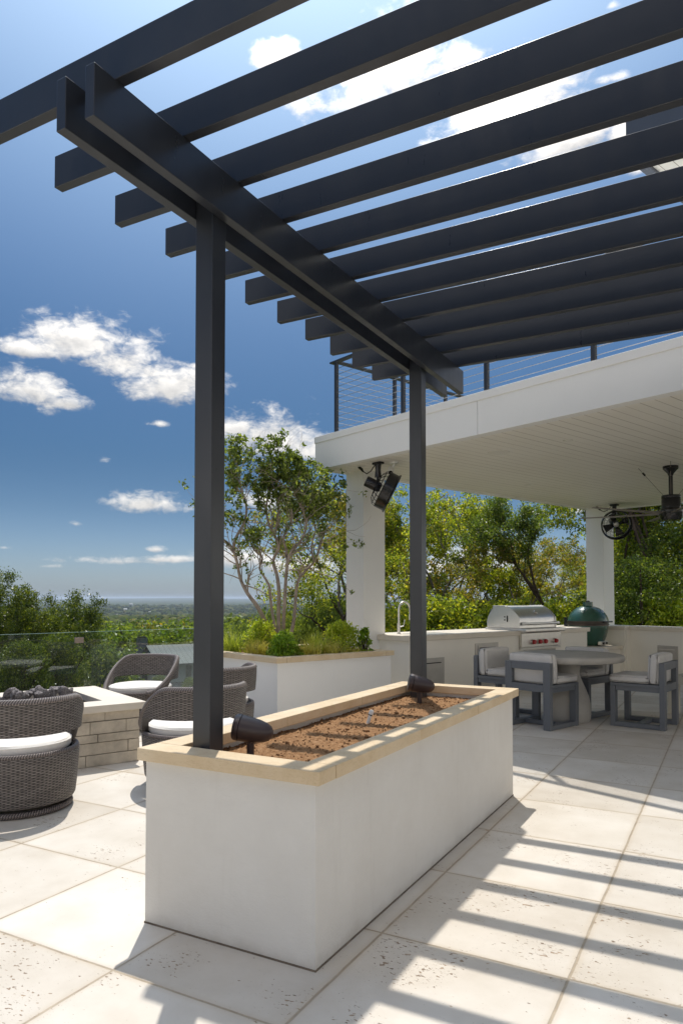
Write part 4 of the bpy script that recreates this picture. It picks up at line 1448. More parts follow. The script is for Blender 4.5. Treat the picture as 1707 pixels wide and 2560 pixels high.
lc0 = make_lounge_chair()
lspots = [((-4.27, 3.25), -60, 'dark wicker barrel chair at the left edge, its back to us'),
          ((-3.67, 4.33), -66, 'dark wicker barrel chair half hidden behind the nearer pergola post'),
          ((-5.74, 5.90), 172, 'dark wicker barrel chair facing us beyond the stone fire pit'),
          ((-4.42, 5.52), -102, 'dark wicker barrel chair against the raised white planter')]
for k, ((x, y), a, lb) in enumerate(lspots):
    c = lc0 if k == 0 else copy_tree(lc0)
    c.location = (x, y, 0)
    c.rotation_euler = (0, 0, az_rot(a))
    c['label'] = lb

# ================================================================== fire pit
FA = rad(-65.5)                                                  # the way its right side runs, away from the camera
fp_p = Vector((math.sin(FA), math.cos(FA), 0))
fp_q = Vector((-fp_p.y, fp_p.x, 0))                              # along the front, to the left
if fp_q.y > 0:
    fp_q = -fp_q
FC = Vector((-4.485, 4.675, 0))
rot_f = math.atan2(fp_q.y, fp_q.x)
fpit = thing('fire_pit', 'rectangular stacked-limestone fire pit with a pale stone top, at the left', 'fire pit', FC, rot_f)
# local x runs along the front (q), local y the other way; find its sign
sy = 1 if Vector((-math.sin(rot_f), math.cos(rot_f), 0)).dot(fp_p) > 0 else -1
LQ, LP = 2.75, 1.38


def fb(q0, q1, p0, p1, z0, z1, mbx=None):
    a, b2 = sorted((sy * p0, sy * p1))
    return (mbx or MB()).box(q0, q1, a, b2, z0, z1)


mb = MB()
ov = 0.045
courses = [(0.0, 0.098), (0.098, 0.198), (0.198, 0.268), (0.268, 0.374), (0.374, 0.450)]
rr = random.Random(5)
for ci, (z0, z1) in enumerate(courses):
    q = ov
    firsts = [0.46, 0.10, 0.36, 0.12, 0.30]
    k = 0
    while q < LQ - ov:
        L = firsts[ci] if k == 0 else rr.uniform(0.3, 0.62)
        q1 = min(q + L, LQ - ov)
        dp = rr.uniform(0, 0.010)
        fb(q + 0.0025, q1 - 0.0025, ov - dp, ov + 0.10, z0 + 0.003, z1 - 0.003, mb)
        fb(q + 0.0025, q1 - 0.0025, LP - ov - 0.10, LP - ov + dp, z0 + 0.003, z1 - 0.003, mb)
        q = q1
        k += 1
    p = ov + 0.102
    while p < LP - ov - 0.102:
        p1 = min(p + rr.uniform(0.25, 0.5), LP - ov - 0.102)
        fb(ov - rr.uniform(0, 0.008), ov + 0.1, p + 0.0025, p1 - 0.0025, z0 + 0.003, z1 - 0.003, mb)
        p = p1
mb.build('stone_veneer', M['veneer'], fpit, 0.006)
mb = MB()
fb(ov + 0.02, LQ - ov - 0.02, ov + 0.02, 0.20, 0, 0.449, mb)
fb(ov + 0.02, LQ - ov - 0.02, LP - 0.20, LP - ov - 0.02, 0, 0.449, mb)
fb(ov + 0.02, 0.20, 0.201, LP - 0.201, 0, 0.449, mb)
fb(LQ - 0.2, LQ - ov - 0.02, 0.201, LP - 0.201, 0, 0.449, mb)
mb.build('core', mat('veneer_mortar', (0.24, 0.21, 0.165), 0.95, 0.1, var=0.2, vscale=20), fpit)
WQ, WP0, WP1 = 0.29, 0.285, 1.08
mb = MB()
g = 0.0015
fb(0, 1.30 - g, 0, WP0 - g, 0.452, 0.512, mb)
fb(1.30 + g, LQ, 0, WP0 - g, 0.452, 0.512, mb)
fb(0, 0.95 - g, WP1 + g, LP, 0.452, 0.512, mb)
fb(0.95 + g, 1.9 - g, WP1 + g, LP, 0.452, 0.512, mb)
fb(1.9 + g, LQ, WP1 + g, LP, 0.452, 0.512, mb)
fb(0, WQ, WP0, WP1, 0.452, 0.512, mb)
fb(LQ - WQ, LQ, WP0, WP1, 0.452, 0.512, mb)
mb.build('coping', M['pale_cap'], fpit, 0.004)
o = fb(WQ - 0.05, LQ - WQ + 0.05, WP0 - 0.05, WP1 + 0.05, 0.30, 0.425).build('gravel_bed', M['gravel'], fpit)
o['kind'] = 'stuff'


def rock_mesh(seed):
    r = np.random.default_rng(seed)
    bm = bmesh.new()
    bmesh.ops.create_icosphere(bm, subdivisions=3, radius=1.0)
    planes = [(Vector(r.normal(size=3)).normalized(), r.uniform(0.55, 0.9)) for _ in range(11)]
    for v in bm.verts:
        s = 1.0
        for n_, d in planes:
            dd = v.co.dot(n_)
            if dd > d:
                s = min(s, d / dd)
        v.co = v.co * (s * (1 + r.normal() * 0.02))
    me = bpy.data.meshes.new('lava_rock')
    bm.to_mesh(me)
    bm.free()
    me.materials.append(M['lava'])
    return me


rmesh = [rock_mesh(40 + k) for k in range(5)]
rr = random.Random(9)
rocks = []
for k in range(48):
    ly = k >= 26
    if not ly:
        q_, p_, z_ = rr.uniform(0.40, 1.5), rr.uniform(0.42, 1.02), 0.475
    else:
        q_, p_, z_ = rr.uniform(0.45, 0.95), rr.uniform(0.62, 0.98), 0.545
    s_ = rr.uniform(0.032, 0.060)
    w_ = FC + fp_q * q_ + fp_p * p_
    ob = bpy.data.objects.new('lava_rock', rmesh[k % 5])
    COL.objects.link(ob)
    ob.location = (w_.x, w_.y, z_ + s_ * 0.2)
    ob.scale = (s_ * 1.25, s_, s_ * 0.8)
    ob.rotation_euler = (rr.uniform(0, 6), rr.uniform(0, 6), rr.uniform(0, 6))
    tag(ob, 'dark lava rock heaped in the fire pit opening', 'rock', 'lava rocks in the fire pit')

# ================================================================== glass railing
gd = (RAIL_B - RAIL_A).normalized()
glen = (RAIL_B - RAIL_A).length
gl_ = thing('glass_railing', 'frameless clear glass railing with small steel clamps at the patio edge', 'railing', RAIL_A, math.atan2(gd.y, gd.x))
jt = (Vector((-6.928, 6.092, 0)) - RAIL_A).dot(gd)
xs = [0.02, jt - 3.4, jt - 1.7, jt, jt + 1.7]
xs = [x for x in xs if x > -0.1 and x < glen] + [glen]
for a, b2 in zip(xs[:-1], xs[1:]):
    if b2 - a < 0.1:
        continue
    p = MB().box(a + 0.006, b2 - 0.006, -0.004, 0.004, 0.05, 0.995).build('glass_panel', M['glass'], gl_)
    MB().box(a + 0.006, b2 - 0.006, -0.0045, 0.0045, 0.9955, 0.9995).build('polished_edge', M['glass_edge'], p)
    MB().box(a + 0.01, b2 - 0.01, -0.03, 0.03, -0.02, 0.0495).build('base_channel', M['stainless_dark'], gl_, 0.003)
for x in xs[1:-1]:
    MB().box(x - 0.055, x + 0.055, -0.013, 0.013, 0.865, 0.935).build('clamp', mat('bronze_clamp', (0.30, 0.24, 0.20), 0.45, 0.5, metal=0.4, var=0.05), gl_, 0.004)


# ================================================================== vegetation
def leaf_arrays(centers, size, rng_, aspect=0.5, droop=0.0, fold=0.15, dirs=None):
    """one pointed quad per centre, turned at random"""
    n = len(centers)
    a = rng_.normal(size=(n, 3))
    if dirs is not None:
        a = dirs + 0.7 * a
    a[:, 2] -= droop
    a /= np.linalg.norm(a, axis=1, keepdims=True) + 1e-9
    b = rng_.normal(size=(n, 3))
    b -= a * np.sum(a * b, 1, keepdims=True)
    b /= np.linalg.norm(b, axis=1, keepdims=True) + 1e-9
    c = np.cross(a, b)
    L = size * rng_.uniform(0.65, 1.35, (n, 1))
    Wd = L * aspect
    base = centers - a * L * 0.5
    tip = centers + a * L * 0.5
    lft = centers + b * Wd * 0.5 + c * L * fold
    rgt = centers - b * Wd * 0.5 + c * L * fold
    V = np.stack([base, rgt, tip, lft], 1).reshape(-1, 3)
    F = np.arange(4 * n).reshape(n, 4)
    return V, F


def branch_tree(rng_, mb, p, d, L, r, level, tips, wander=0.25, kids=(2, 3), shrink=0.72, spread=0.6, up=0.15, segs=5):
    """recursive limb; collects (tip point, direction)"""
    pts, rs = [p.copy()], [r]
    dd = d.copy()
    for i in range(segs):
        dd = (dd + Vector(rng_.normal(size=3)) * wander / segs * 1.6 + Vector((0, 0, up / segs))).normalized()
        p = p + dd * (L / segs)
        pts.append(p.copy())
        rs.append(r * (1 - 0.45 * (i + 1) / segs))
        if level <= 1 and i >= 1:
            tips.append((p.copy(), dd.copy()))
    mb.tube(pts, rs, 7 if r > 0.03 else 5, cap=level == 0)
    if level == 0:
        tips.append((p.copy(), dd.copy()))
        return
    n = int(rng_.integers(kids[0], kids[1] + 1))
    for k in range(n):
        side = Vector(rng_.normal(size=3))
        side = (side - dd * side.dot(dd)).normalized()
        nd = (dd + side * spread * rng_.uniform(0.6, 1.3)).normalized()
        f = rng_.uniform(0.55, 1.0) if k else 1.0
        j = min(len(pts) - 1, max(1, int(round(f * segs))))
        branch_tree(rng_, mb, pts[j].copy(), nd, L * shrink * rng_.uniform(0.8, 1.15), rs[j] * 0.72, level - 1, tips, wander, kids, shrink, spread, up, segs)


def clusters_to_leaves(cent, rad_c, per, size, rng_, aspect=0.5, flat=0.8):
    """leaves gathered round cluster centres, thinner at the rim"""
    cent = np.asarray(cent)
    k = np.repeat(np.arange(len(cent)), per)
    dv = rng_.normal(size=(len(k), 3))
    dv /= np.linalg.norm(dv, axis=1, keepdims=True)
    rr_ = rng_.uniform(0, 1, (len(k), 1)) ** 0.5
    rc = np.asarray(rad_c)
    rc = rc[k][:, None] if rc.ndim else rc
    P = cent[k] + dv * rr_ * rc * np.array([1, 1, flat])
    return leaf_arrays(P, size, rng_, aspect)


def make_tree(name, label, cat, seed, H, trunk_h, lean, r0, level, crown_r, n_leaf, leaf, leafm, barkm, group, spread=0.75, up=0.2, shrink=0.74, wander=0.4, per=24, aspect=0.5, low=True):
    r_ = np.random.default_rng(seed)
    t = thing(name, label, cat, group=group)
    mb_ = MB()
    tips = []
    d = Vector((lean[0], lean[1], 1)).normalized()
    # main stem with limbs leaving it on the way up
    branch_tree(r_, mb_, Vector((0, 0, -0.3)), d, trunk_h, r0, level, tips, wander, (3, 4), shrink, spread, up)
    T = np.array([tuple(p) for p, _ in tips])
    top = T[:, 2].max()
    s = H / max(top, 0.1)
    for i, v in enumerate(mb_.v):
        mb_.v[i] = (v[0] * s, v[1] * s, v[2] * s)
    T *= s
    mb_.build('trunk', barkm, t, smooth=True)
    nC = max(1, n_leaf // per)
    pick = T[r_.integers(0, len(T), nC)] + r_.normal(0, crown_r * 0.35, (nC, 3))
    V, F = clusters_to_leaves(pick, r_.uniform(0.5, 1.25, nC) * crown_r, per, leaf, r_, aspect)
    np_mesh('crown', V, F, leafm, t)
    return t


def place(o, x, y, rz, s, label, first=False, z=None):
    c = o if first else copy_tree(o)
    c.location = (x, y, ground_z(x, y) if z is None else z)
    c.rotation_euler = (0, 0, rz)
    c.scale = (s, s, s)
    c['label'] = label
    return c


def top_of(o):
    return max(max(v.co.z for v in c.data.vertices) for c in o.children)


def grow(o, px, depth, top_y, rz, label, first=False, wide=1.0):
    """stand a plant on the ground and let it grow to the height at which its top shows in the photo"""
    x, y = polar(px, depth)
    z = ground_z(x, y)
    if 'h' not in o:
        o['h'] = top_of(o)
    s = max(0.25, (at(px, top_y, depth).z - z) / o['h'])
    c = place(o, x, y, rz, s, label, first, z)
    c.scale = (s * wide, s * wide, s)
    return c


def make_bush(name, label, seed, R, H, n_leaf, leaf, leafm, group, per=26, cr=0.22, aspect=0.5, cat='bush'):
    r_ = np.random.default_rng(seed)
    t = thing(name, label, cat, group=group)
    mb_ = MB()
    cent = []
    for k in range(9):
        a = r_.uniform(0, 6.28)
        q = r_.uniform(0.2, 1.0)
        tip = (R * q * math.cos(a), R * q * math.sin(a), H * r_.uniform(0.55, 1.0) * (1 - 0.35 * q * q))
        mid = (tip[0] * 0.4, tip[1] * 0.4, tip[2] * 0.5)
        mb_.tube([(0, 0, -0.2), mid, tip], [0.03 * H, 0.018 * H, 0.006 * H], 5)
    mb_.build('stems', M['bark_dark'], t, smooth=True)
    nC = max(2, n_leaf // per)
    a = r_.uniform(0, 6.28, nC)
    q = r_.uniform(0, 1, nC) ** 0.5
    hz = r_.uniform(0.05, 1, nC) ** 0.8
    prof = np.sqrt(np.clip(1 - (hz * 0.96) ** 2.2, 0.05, 1))
    cent = np.stack([R * q * prof * np.cos(a), R * q * prof * np.sin(a), H * hz], 1)
    V, F = clusters_to_leaves(cent, r_.uniform(0.6, 1.3, nC) * cr * R, per, leaf, r_, aspect)
    np_mesh('leaves', V, F, leafm, t)
    return t


# ------------------------------------------------------------------ multi-stemmed tree in the raised planter
def planter_tree():
    r_ = np.random.default_rng(77)
    base = pv(-7.62, 5.42, 0.70)
    t = thing('multi_stem_tree', 'slender multi-stemmed tree with pale bare trunks growing in the raised planter', 'tree', base)
    D0 = 9.25
    zz = lambda x, y: (480 + x * .3316, 1080 + y * .3316)
    stems = [([(600, 1700), (570, 1490), (500, 1330), (420, 1220), (365, 1110), (335, 960), (310, 900)], 0.034, -0.25),
             ([(310, 900), (285, 850), (215, 790), (180, 700), (150, 560)], 0.02, -0.25),
             ([(310, 900), (330, 800), (390, 690), (412, 580), (385, 480), (360, 380)], 0.022, -0.3),
             ([(650, 1700), (637, 1545), (610, 1400), (590, 1250), (578, 1150), (510, 1030), (530, 950), (470, 890), (430, 800), (400, 700)], 0.023, 0.15),
             ([(665, 1700), (655, 1550), (652, 1350), (655, 1200), (640, 1080), (612, 970), (655, 870), (622, 780), (575, 680), (560, 560), (590, 430)], 0.030, 0.05),
             ([(622, 780), (640, 680), (655, 560), (640, 420), (650, 300)], 0.018, 0.1),
             ([(690, 1720), (690, 1560), (690, 1420), (700, 1250), (706, 1130), (718, 1000), (745, 905), (800, 850), (850, 760), (870, 650)], 0.029, -0.1),
             ([(718, 1000), (712, 900), (690, 800), (738, 700), (752, 590), (720, 450)], 0.02, -0.15),
             ([(720, 1700), (742, 1550), (770, 1400), (785, 1200), (805, 1110), (855, 1045), (920, 980), (955, 890), (985, 800)], 0.026, 0.35),
             ([(920, 980), (900, 860), (930, 740), (900, 620)], 0.015, 0.35)]
    mb_ = MB()
    tips = []
    for k, (pp, r0, dd) in enumerate(stems):
        # resample through a smooth curve
        P3 = [at(*zz(x, y), D0 + dd * (i / len(pp)) + 0.04 * math.sin(i * 2.1 + k)) - base for i, (x, y) in enumerate(pp)]
        fine, rs = [], []
        N = len(P3)
        for i in range(N - 1):
            p0, p1, p2, p3 = P3[max(i - 1, 0)], P3[i], P3[i + 1], P3[min(i + 2, N - 1)]
            for s in (0, 0.33, 0.66):
                q = 0.5 * ((2 * p1) + (p2 - p0) * s + (2 * p0 - 5 * p1 + 4 * p2 - p3) * s * s + (3 * p1 - p0 - 3 * p2 + p3) * s ** 3)
                fine.append(q)
                rs.append(r0 * (1 - 0.62 * (i + s) / (N - 1)))
        fine.append(P3[-1])
        rs.append(r0 * 0.36)
        mb_.tube(fine, rs, 9)
        for j in range(int(len(fine) * 0.50), len(fine)):
            for _ in range(2 if j % 2 else 1):
                d = Vector(r_.normal(size=3)) * 0.55 + (fine[-1] - fine[len(fine) // 2]).normalized() * 0.7 + Vector((0, 0, 0.3))
                branch_tree(r_, mb_, fine[j].copy(), d.normalized(), r_.uniform(0.28, 0.5), max(0.004, rs[j] * 0.45), 1, tips, 0.5, (2, 3), 0.7, 0.7, 0.2, 4)
    mb_.build('trunk', M['bark_pale'], t, smooth=True)
    T = np.array([tuple(p) for p, _ in tips])
    # fuller masses of the crown
    blobs = [((350, 200), 0.30, 26), ((370, 330), 0.26, 20), ((620, 140), 0.26, 24), ((650, 280), 0.32, 40), ((720, 380), 0.32, 34), ((560, 360), 0.24, 16),
             ((780, 250), 0.24, 18), ((880, 480), 0.32, 30), ((990, 430), 0.30, 20), ((720, 540), 0.28, 18), ((540, 500), 0.2, 10), ((960, 580), 0.26, 16),
             ((420, 720), 0.17, 8), ((500, 800), 0.16, 7), ((270, 480), 0.22, 10), ((310, 100), 0.16, 8), ((900, 350), 0.22, 14), ((1060, 540), 0.18, 8),
             ((300, 640), 0.12, 5), ((820, 600), 0.2, 9)]
    C = []
    for (xy, r, n) in blobs:
        c = at(*zz(*xy), D0 + r_.uniform(-0.15, 0.25)) - base
        for _ in range(n):
            v = Vector(r_.normal(size=3))
            v = v.normalized() * (r * r_.uniform(0.1, 1.0) ** 0.5)
            C.append((c.x + v.x, c.y + v.y, c.z + v.z))
    C = np.array(C)
    V1, F1 = clusters_to_leaves(C, r_.uniform(0.05, 0.13, len(C)), 26, 0.052, r_, 0.5)
    tp = T[r_.integers(0, len(T), 300)]
    V2, F2 = clusters_to_leaves(tp, r_.uniform(0.03, 0.09, len(tp)), 9, 0.05, r_, 0.5)
    np_mesh('crown', np.concatenate([V1, V2]), np.concatenate([F1, F2 + len(V1)]), M['leaf_olive'], t)


planter_tree()


# ------------------------------------------------------------------ plants in the raised planter
def tuft(name, label, u, v, seed, n, L, m, spread, cat='grass clump', group=None, lean=0.0):
    """a clump of arching blades"""
    r_ = np.random.default_rng(seed)
    t = pv(u, v, 0.69)
    V, F = [], []
    for k in range(n):
        a = r_.uniform(0, 6.28)
        ln = L * r_.uniform(0.55, 1.1)
        out = spread * r_.uniform(0.2, 1.0)
        w = r_.uniform(0.0035, 0.007)
        bx, by = r_.normal(0, 0.05, 2)
        side = np.array([-math.sin(a), math.cos(a), 0]) * w
        o0 = len(V)
        for i in range(5):
            s = i / 4
            p = np.array([bx + math.cos(a) * out * s ** 1.6 * ln, by + math.sin(a) * out * s ** 1.6 * ln, ln * (s - 0.35 * out * s * s)])
            wd = side * (1 - 0.85 * s)
            V += [p - wd, p + wd]
        for i in range(4):
            F.append((o0 + 2 * i, o0 + 2 * i + 1, o0 + 2 * i + 3, o0 + 2 * i + 2))
    ob = np_mesh(name, V, F, m)
    ob.location = t
    return tag(ob, label, cat, group)


def leafy(name, label, u, v, seed, R, H, n, leaf, m, cat='shrub', group=None):
    t = make_bush(name, label, seed, R, H, n, leaf, m, group, per=14, cr=0.28, aspect=0.42, cat=cat)
    t.location = pv(u, v, 0.69)
    return t


PG = 'plants in the raised planter'
leafy('lime_shrub', 'bright lime-green shrub at the left of the raised planter, behind the grass', -7.66, 5.15, 1, 0.27, 0.40, 2200, 0.045, M['leaf_lime'], group=PG)
leafy('lime_shrub', 'bright lime-green shrub at the right end of the raised planter beside the column', -6.85, 5.80, 2, 0.27, 0.40, 2200, 0.045, M['leaf_lime'], group=PG)
leafy('green_shrub', 'fresh green low shrub at the near corner of the raised planter', -6.74, 4.86, 3, 0.21, 0.27, 1800, 0.04, M['leaf_fresh'], group=PG)
leafy('green_shrub', 'dark green upright shrub in front of the pavilion column base', -6.62, 6.0, 4, 0.11, 0.34, 600, 0.05, M['leaf_fresh'], group=PG)
leafy('green_shrub', 'fresh green shrub round the foot of the pale tree trunks', -7.25, 5.2, 14, 0.18, 0.30, 900, 0.042, M['leaf_fresh'], group=PG)
tuft('grass_clump', 'green arching grass clump at the left end of the raised planter', -7.72, 4.76, 5, 220, 0.36, M['grass'], 0.8, group=PG)
tuft('grass_clump', 'tall green grass clump right of the tree trunks in the raised planter', -6.78, 5.35, 6, 260, 0.36, M['grass'], 0.8, group=PG)
tuft('dry_grass_clump', 'straw-coloured dry grass left of the green corner shrub', -7.22, 4.80, 7, 300, 0.24, M['straw'], 0.9, group=PG)
tuft('dry_grass_clump', 'straw-coloured dry grass right of the green corner shrub', -6.62, 5.12, 8, 300, 0.26, M['straw'], 0.9, group=PG)
tuft('dry_grass_clump', 'pale dry grass below the tall green grass clump', -6.60, 5.45, 9, 240, 0.24, M['straw'], 0.9, group=PG)
tuft('dry_grass_clump', 'pale dry grass beside the leaning left trunk', -7.45, 4.95, 15, 260, 0.25, M['straw'], 0.9, group=PG)
tuft('dry_grass_clump', 'sparse brown grass before the right lime-green shrub', -6.57, 5.72, 16, 110, 0.16, M['straw'], 0.9, group=PG)

# ------------------------------------------------------------------ trees behind the kitchen
def polar(px, depth):
    """ground point on the sight line through photo column px, at a distance along the view axis"""
    p = at(px, 1495, depth)
    return p.x, p.y


TG = 'trees behind the pavilion'
oakA = make_tree('oak_tree', '', 'tree', 101, 6.2, 2.1, (0.1, 0.05), 0.085, 3, 0.30, 12500, 0.098, M['leaf_oak'], M['bark_grey'], TG, per=36)
oakB = make_tree('oak_tree', '', 'tree', 131, 5.8, 1.9, (-0.15, 0.1), 0.08, 3, 0.30, 11500, 0.095, M['leaf_rust'], M['bark_grey'], TG, per=36, wander=0.55)
junA = make_tree('juniper_tree', '', 'tree', 151, 6.6, 2.4, (0.05, 0.0), 0.10, 3, 0.28, 15000, 0.085, M['leaf_dark'], M['bark_dark'], TG, per=40, spread=0.85, up=0.35)
loose = make_tree('oak_tree', '', 'tree', 171, 6.0, 2.2, (0.12, -0.1), 0.075, 3, 0.36, 9000, 0.075, M['leaf_oak'], M['bark_dark'], TG, spread=0.9, wander=0.6)
PROTO = {'A': oakA, 'B': oakB, 'J': junA, 'L': loose}
used = set()
BACK = [  # column, distance, kind, turn, row of its top, label
    (835, 15.5, 'L', 0.4, 1165, 'loose-limbed oak showing its bent branches just left of the nearer pavilion column'),
    (985, 17, 'B', 1.2, 1190, 'rust-tinged oak directly right of the nearer pavilion column'),
    (1085, 19, 'A', 2.5, 1200, 'full yellow-green oak right of the far pergola post'),
    (1185, 21, 'A', 4.4, 1235, 'yellow-green oak behind the left end of the grill hood'),
    (1275, 18.5, 'B', 3.0, 1340, 'small rust-tinged oak low behind the counter left of the grill'),
    (1345, 18.0, 'J', 0.8, 1225, 'dark juniper with a slanting black trunk behind the grill'),
    (1440, 21, 'L', 2.1, 1275, 'open oak left of the far pavilion column'),
    (1400, 25, 'B', 0.2, 1320, 'rust-tinged oak farther back behind the smoker'),
    (1555, 17, 'J', 3.9, 1080, 'dark juniper right of the far pavilion column'),
    (1640, 18.5, 'A', 1.7, 1060, 'tall oak behind the ceiling fan at the right edge'),
    (1600, 22, 'A', 3.3, 1100, 'oak farther back between the far column and the right edge'),
    (1725, 16.5, 'J', 5.5, 1000, 'dark juniper at the extreme right edge'),
    (1500, 24, 'J', 2.7, 1280, 'juniper farther back hidden by the far column'),
    (900, 24, 'B', 5.0, 1230, 'rust-tinged oak farther back behind the nearer column'),
]
for (px, dep, kd, rz, s, lb) in BACK:
    grow(PROTO[kd], px, dep, s, rz, lb, first=kd not in used)
    used.add(kd)
BG = 'bushes behind the kitchen wall'
bushA = make_bush('bush', '', 201, 1.1, 1.7, 6500, 0.085, M['leaf_oak'], BG)
bushB = make_bush('bush', '', 202, 1.2, 1.5, 6500, 0.08, M['leaf_dark'], BG)
bushC = make_bush('bush', '', 203, 1.0, 1.5, 5200, 0.10, M['leaf_lime'], BG)
bushT = make_bush('tall_shrub', '', 204, 1.9, 3.6, 15000, 0.075, M['leaf_dark'], BG, cr=0.16)
bushU = make_bush('tall_shrub', '', 205, 1.9, 3.8, 11000, 0.085, M['leaf_oak'], BG, cr=0.16)
BP = {'a': bushA, 'b': bushB, 'c': bushC, 'T': bushT, 'U': bushU}
usedb = set()
BUSH = [(975, 14.5, 'a', 0.1, 1500, 'yellow-green bush behind the faucet'), (1045, 16, 'b', 1.0, 1490, 'dark bush behind the far pergola post'),
        (1115, 15.5, 'a', 2.0, 1480, 'yellow-green bush right of the far pergola post'), (1190, 16.5, 'b', 3.0, 1495, 'dark bush behind the counter left of the grill'),
        (1255, 16.0, 'a', 4.0, 1490, 'yellow-green bush behind the grill hood'), (1420, 17.0, 'a', 5.0, 1490, 'yellow-green bush between grill and smoker'),
        (1480, 18, 'b', 0.7, 1470, 'dark bush behind the smoker'), (1668, 15.6, 'c', 1.7, 1475, 'sunlit bright green bush over the right-hand wall'),
        (1605, 15.8, 'T', 4.4, 1380, 'tall dark shrub low behind the second drum fan'), (1705, 16.6, 'T', 5.4, 1300, 'tall dark shrub under the ceiling fan at the right edge'), (1635, 18.0, 'U', 0.4, 1270, 'tall yellow-green shrub right of the far column, behind the dark one'),
        (1552, 18.5, 'U', 2.2, 1345, 'tall yellow-green shrub just right of the far column'), (1570, 17, 'b', 2.7, 1450, 'dark bush right of the far pavilion column'), (1330, 19.5, 'b', 3.7, 1470, 'dark bush under the slanting juniper')]
for (px, dep, kd, rz, s, lb) in BUSH:
    grow(BP[kd], px, dep, s, rz, lb, first=kd not in usedb)
    usedb.add(kd)

# ------------------------------------------------------------------ slope below the glass railing
LG = 'shrubs below the glass railing'
glossA = make_tree('evergreen_tree', '', 'tree', 301, 6.4, 2.4, (0.0, 0.05), 0.08, 3, 0.32, 26000, 0.095, M['leaf_gloss'], M['bark_dark'], LG, spread=0.6, up=0.5, aspect=0.42)
bushG = make_bush('glossy_bush', '', 302, 1.3, 2.0, 15000, 0.075, M['leaf_gloss'], LG, aspect=0.42)
SL = [(52, 13.6, 'T', 0.3, 1405, 'glossy evergreen tree rising above the glass railing at the left edge'),
      (-50, 13.0, 'T', 2.2, 1500, 'glossy evergreen tree partly cut by the left edge'),
      (128, 15.0, 'T', 4.0, 1462, 'glossy evergreen tree just right of the leftmost one'),
      (225, 16.5, 'G', 1.0, 1590, 'glossy bush below the railing clamp'),
      (60, 11.8, 'G', 2.0, 1590, 'glossy bush behind the fire pit'),
      (150, 12.6, 'G', 3.1, 1570, 'glossy bush right behind the glass left of the clamp'),
      (255, 17.0, 'G', 4.1, 1650, 'glossy bush left of the grey house'),
      (400, 12.4, 'G', 5.2, 1708, 'small glossy bush behind the wicker chair beyond the pit'),
      (480, 12.0, 'G', 0.5, 1728, 'small glossy bush left of the nearer pergola post'),
      (-10, 15.0, 'G', 0.9, 1560, 'glossy bush at the foot of the leftmost tree')]
useds = set()
for (px, dep, kd, rz, s, lb) in SL:
    proto = glossA if kd == 'T' else bushG
    grow(proto, px, dep, s, rz, lb, kd not in useds, 0.85 if kd == 'T' else 0.72)
    useds.add(kd)
# shrubs seen past the raised planter
MG = 'bushes on the slope behind the raised planter'
bushM = make_bush('slope_bush', '', 401, 1.5, 1.9, 13000, 0.075, M['leaf_olive'], MG)
for k, (px, dep, ty, lb) in enumerate([(615, 22, 1540, 'olive bush on the slope right of the nearer pergola post'), (650, 17, 1550, 'olive bush behind the left lime-green shrub'),
                                       (730, 18, 1520, 'olive bush behind the tree trunks'), (800, 17, 1490, 'olive bush behind the right lime-green shrub'),
                                       (850, 19, 1460, 'olive bush hidden behind the nearer column'), (690, 26, 1505, 'olive bush farther down the slope behind the trunks')]):
    grow(bushM, px, dep, ty, k * 1.3, lb, k == 0, 0.5)

# ------------------------------------------------------------------ house lower on the hill
HD = 62.0
hc = at(403.4, 1788, HD)
hz0 = hc.z - 1.5
H_ROT = -YAW + rad(33)
hs = thing('neighbour_house', 'grey house with metal gable roof and chimney on the hillside beyond the glass railing', 'house', (hc.x, hc.y, hz0), H_ROT)
M['house_wall'] = mat('pale_grey_house_wall', (0.36, 0.39, 0.41), 0.8, 0.3, var=0.05)
M['house_stone'] = mat('house_stonework', (0.36, 0.34, 0.30), 0.9, 0.2, var=0.3, vscale=3)


def mat_metal_roof():
    m, t_, b = new_mat('standing_seam_roof')
    co = t_.n('ShaderNodeTexCoord').outputs['Object']
    sp = t_.n('ShaderNodeSeparateXYZ')
    t_.link(co, sp.inputs[0])
    fr = t_.m('FRACT', t_.m('DIVIDE', sp.outputs[0], 0.45))
    line = t_.smooth(t_.m('MINIMUM', fr, t_.m('SUBTRACT', 1.0, fr)), 0.02, 0.1)
    t_.link(t_.mix(line, (0.055, 0.058, 0.062), (0.115, 0.12, 0.125)), b.inputs['Base Color'])
    b.inputs['Roughness'].default_value = 0.7
    return m


M['metal_roof'] = mat_metal_roof()
px2m = HD / FPX
ev = (1760 - 1630) * px2m + 1.5           # eave height over the base
rg = ev + 1.25
GD = 5.2
MB().box(0, 14, 0, GD, -3, ev).build('wall', M['house_wall'], hs)
MB().add([(0, 0, ev), (0, GD, ev), (0, GD / 2, rg - 0.12), (0.2, 0, ev), (0.2, GD, ev), (0.2, GD / 2, rg - 0.12)], [(0, 1, 2), (3, 5, 4), (0, 3, 4, 1), (1, 4, 5, 2), (2, 5, 3, 0)]).build('gable', M['house_wall'], hs)
rf = MB()
sl = (rg - ev) / (GD / 2)
for s in (0, 1):
    ys = (-0.5, GD / 2) if s == 0 else (GD + 0.5, GD / 2)
    z0_, z1_ = ev - 0.5 * sl, rg
    rf.add([(-0.55, ys[0], z0_), (14.5, ys[0], z0_), (14.5, ys[1], z1_), (-0.55, ys[1], z1_), (-0.55, ys[0], z0_ + 0.14), (14.5, ys[0], z0_ + 0.14), (14.5, ys[1], z1_ + 0.14), (-0.55, ys[1], z1_ + 0.14)],
           [(3, 2, 1, 0), (4, 5, 6, 7), (0, 1, 5, 4), (1, 2, 6, 5), (2, 3, 7, 6), (3, 0, 4, 7)])
rf.build('roof', M['metal_roof'], hs)
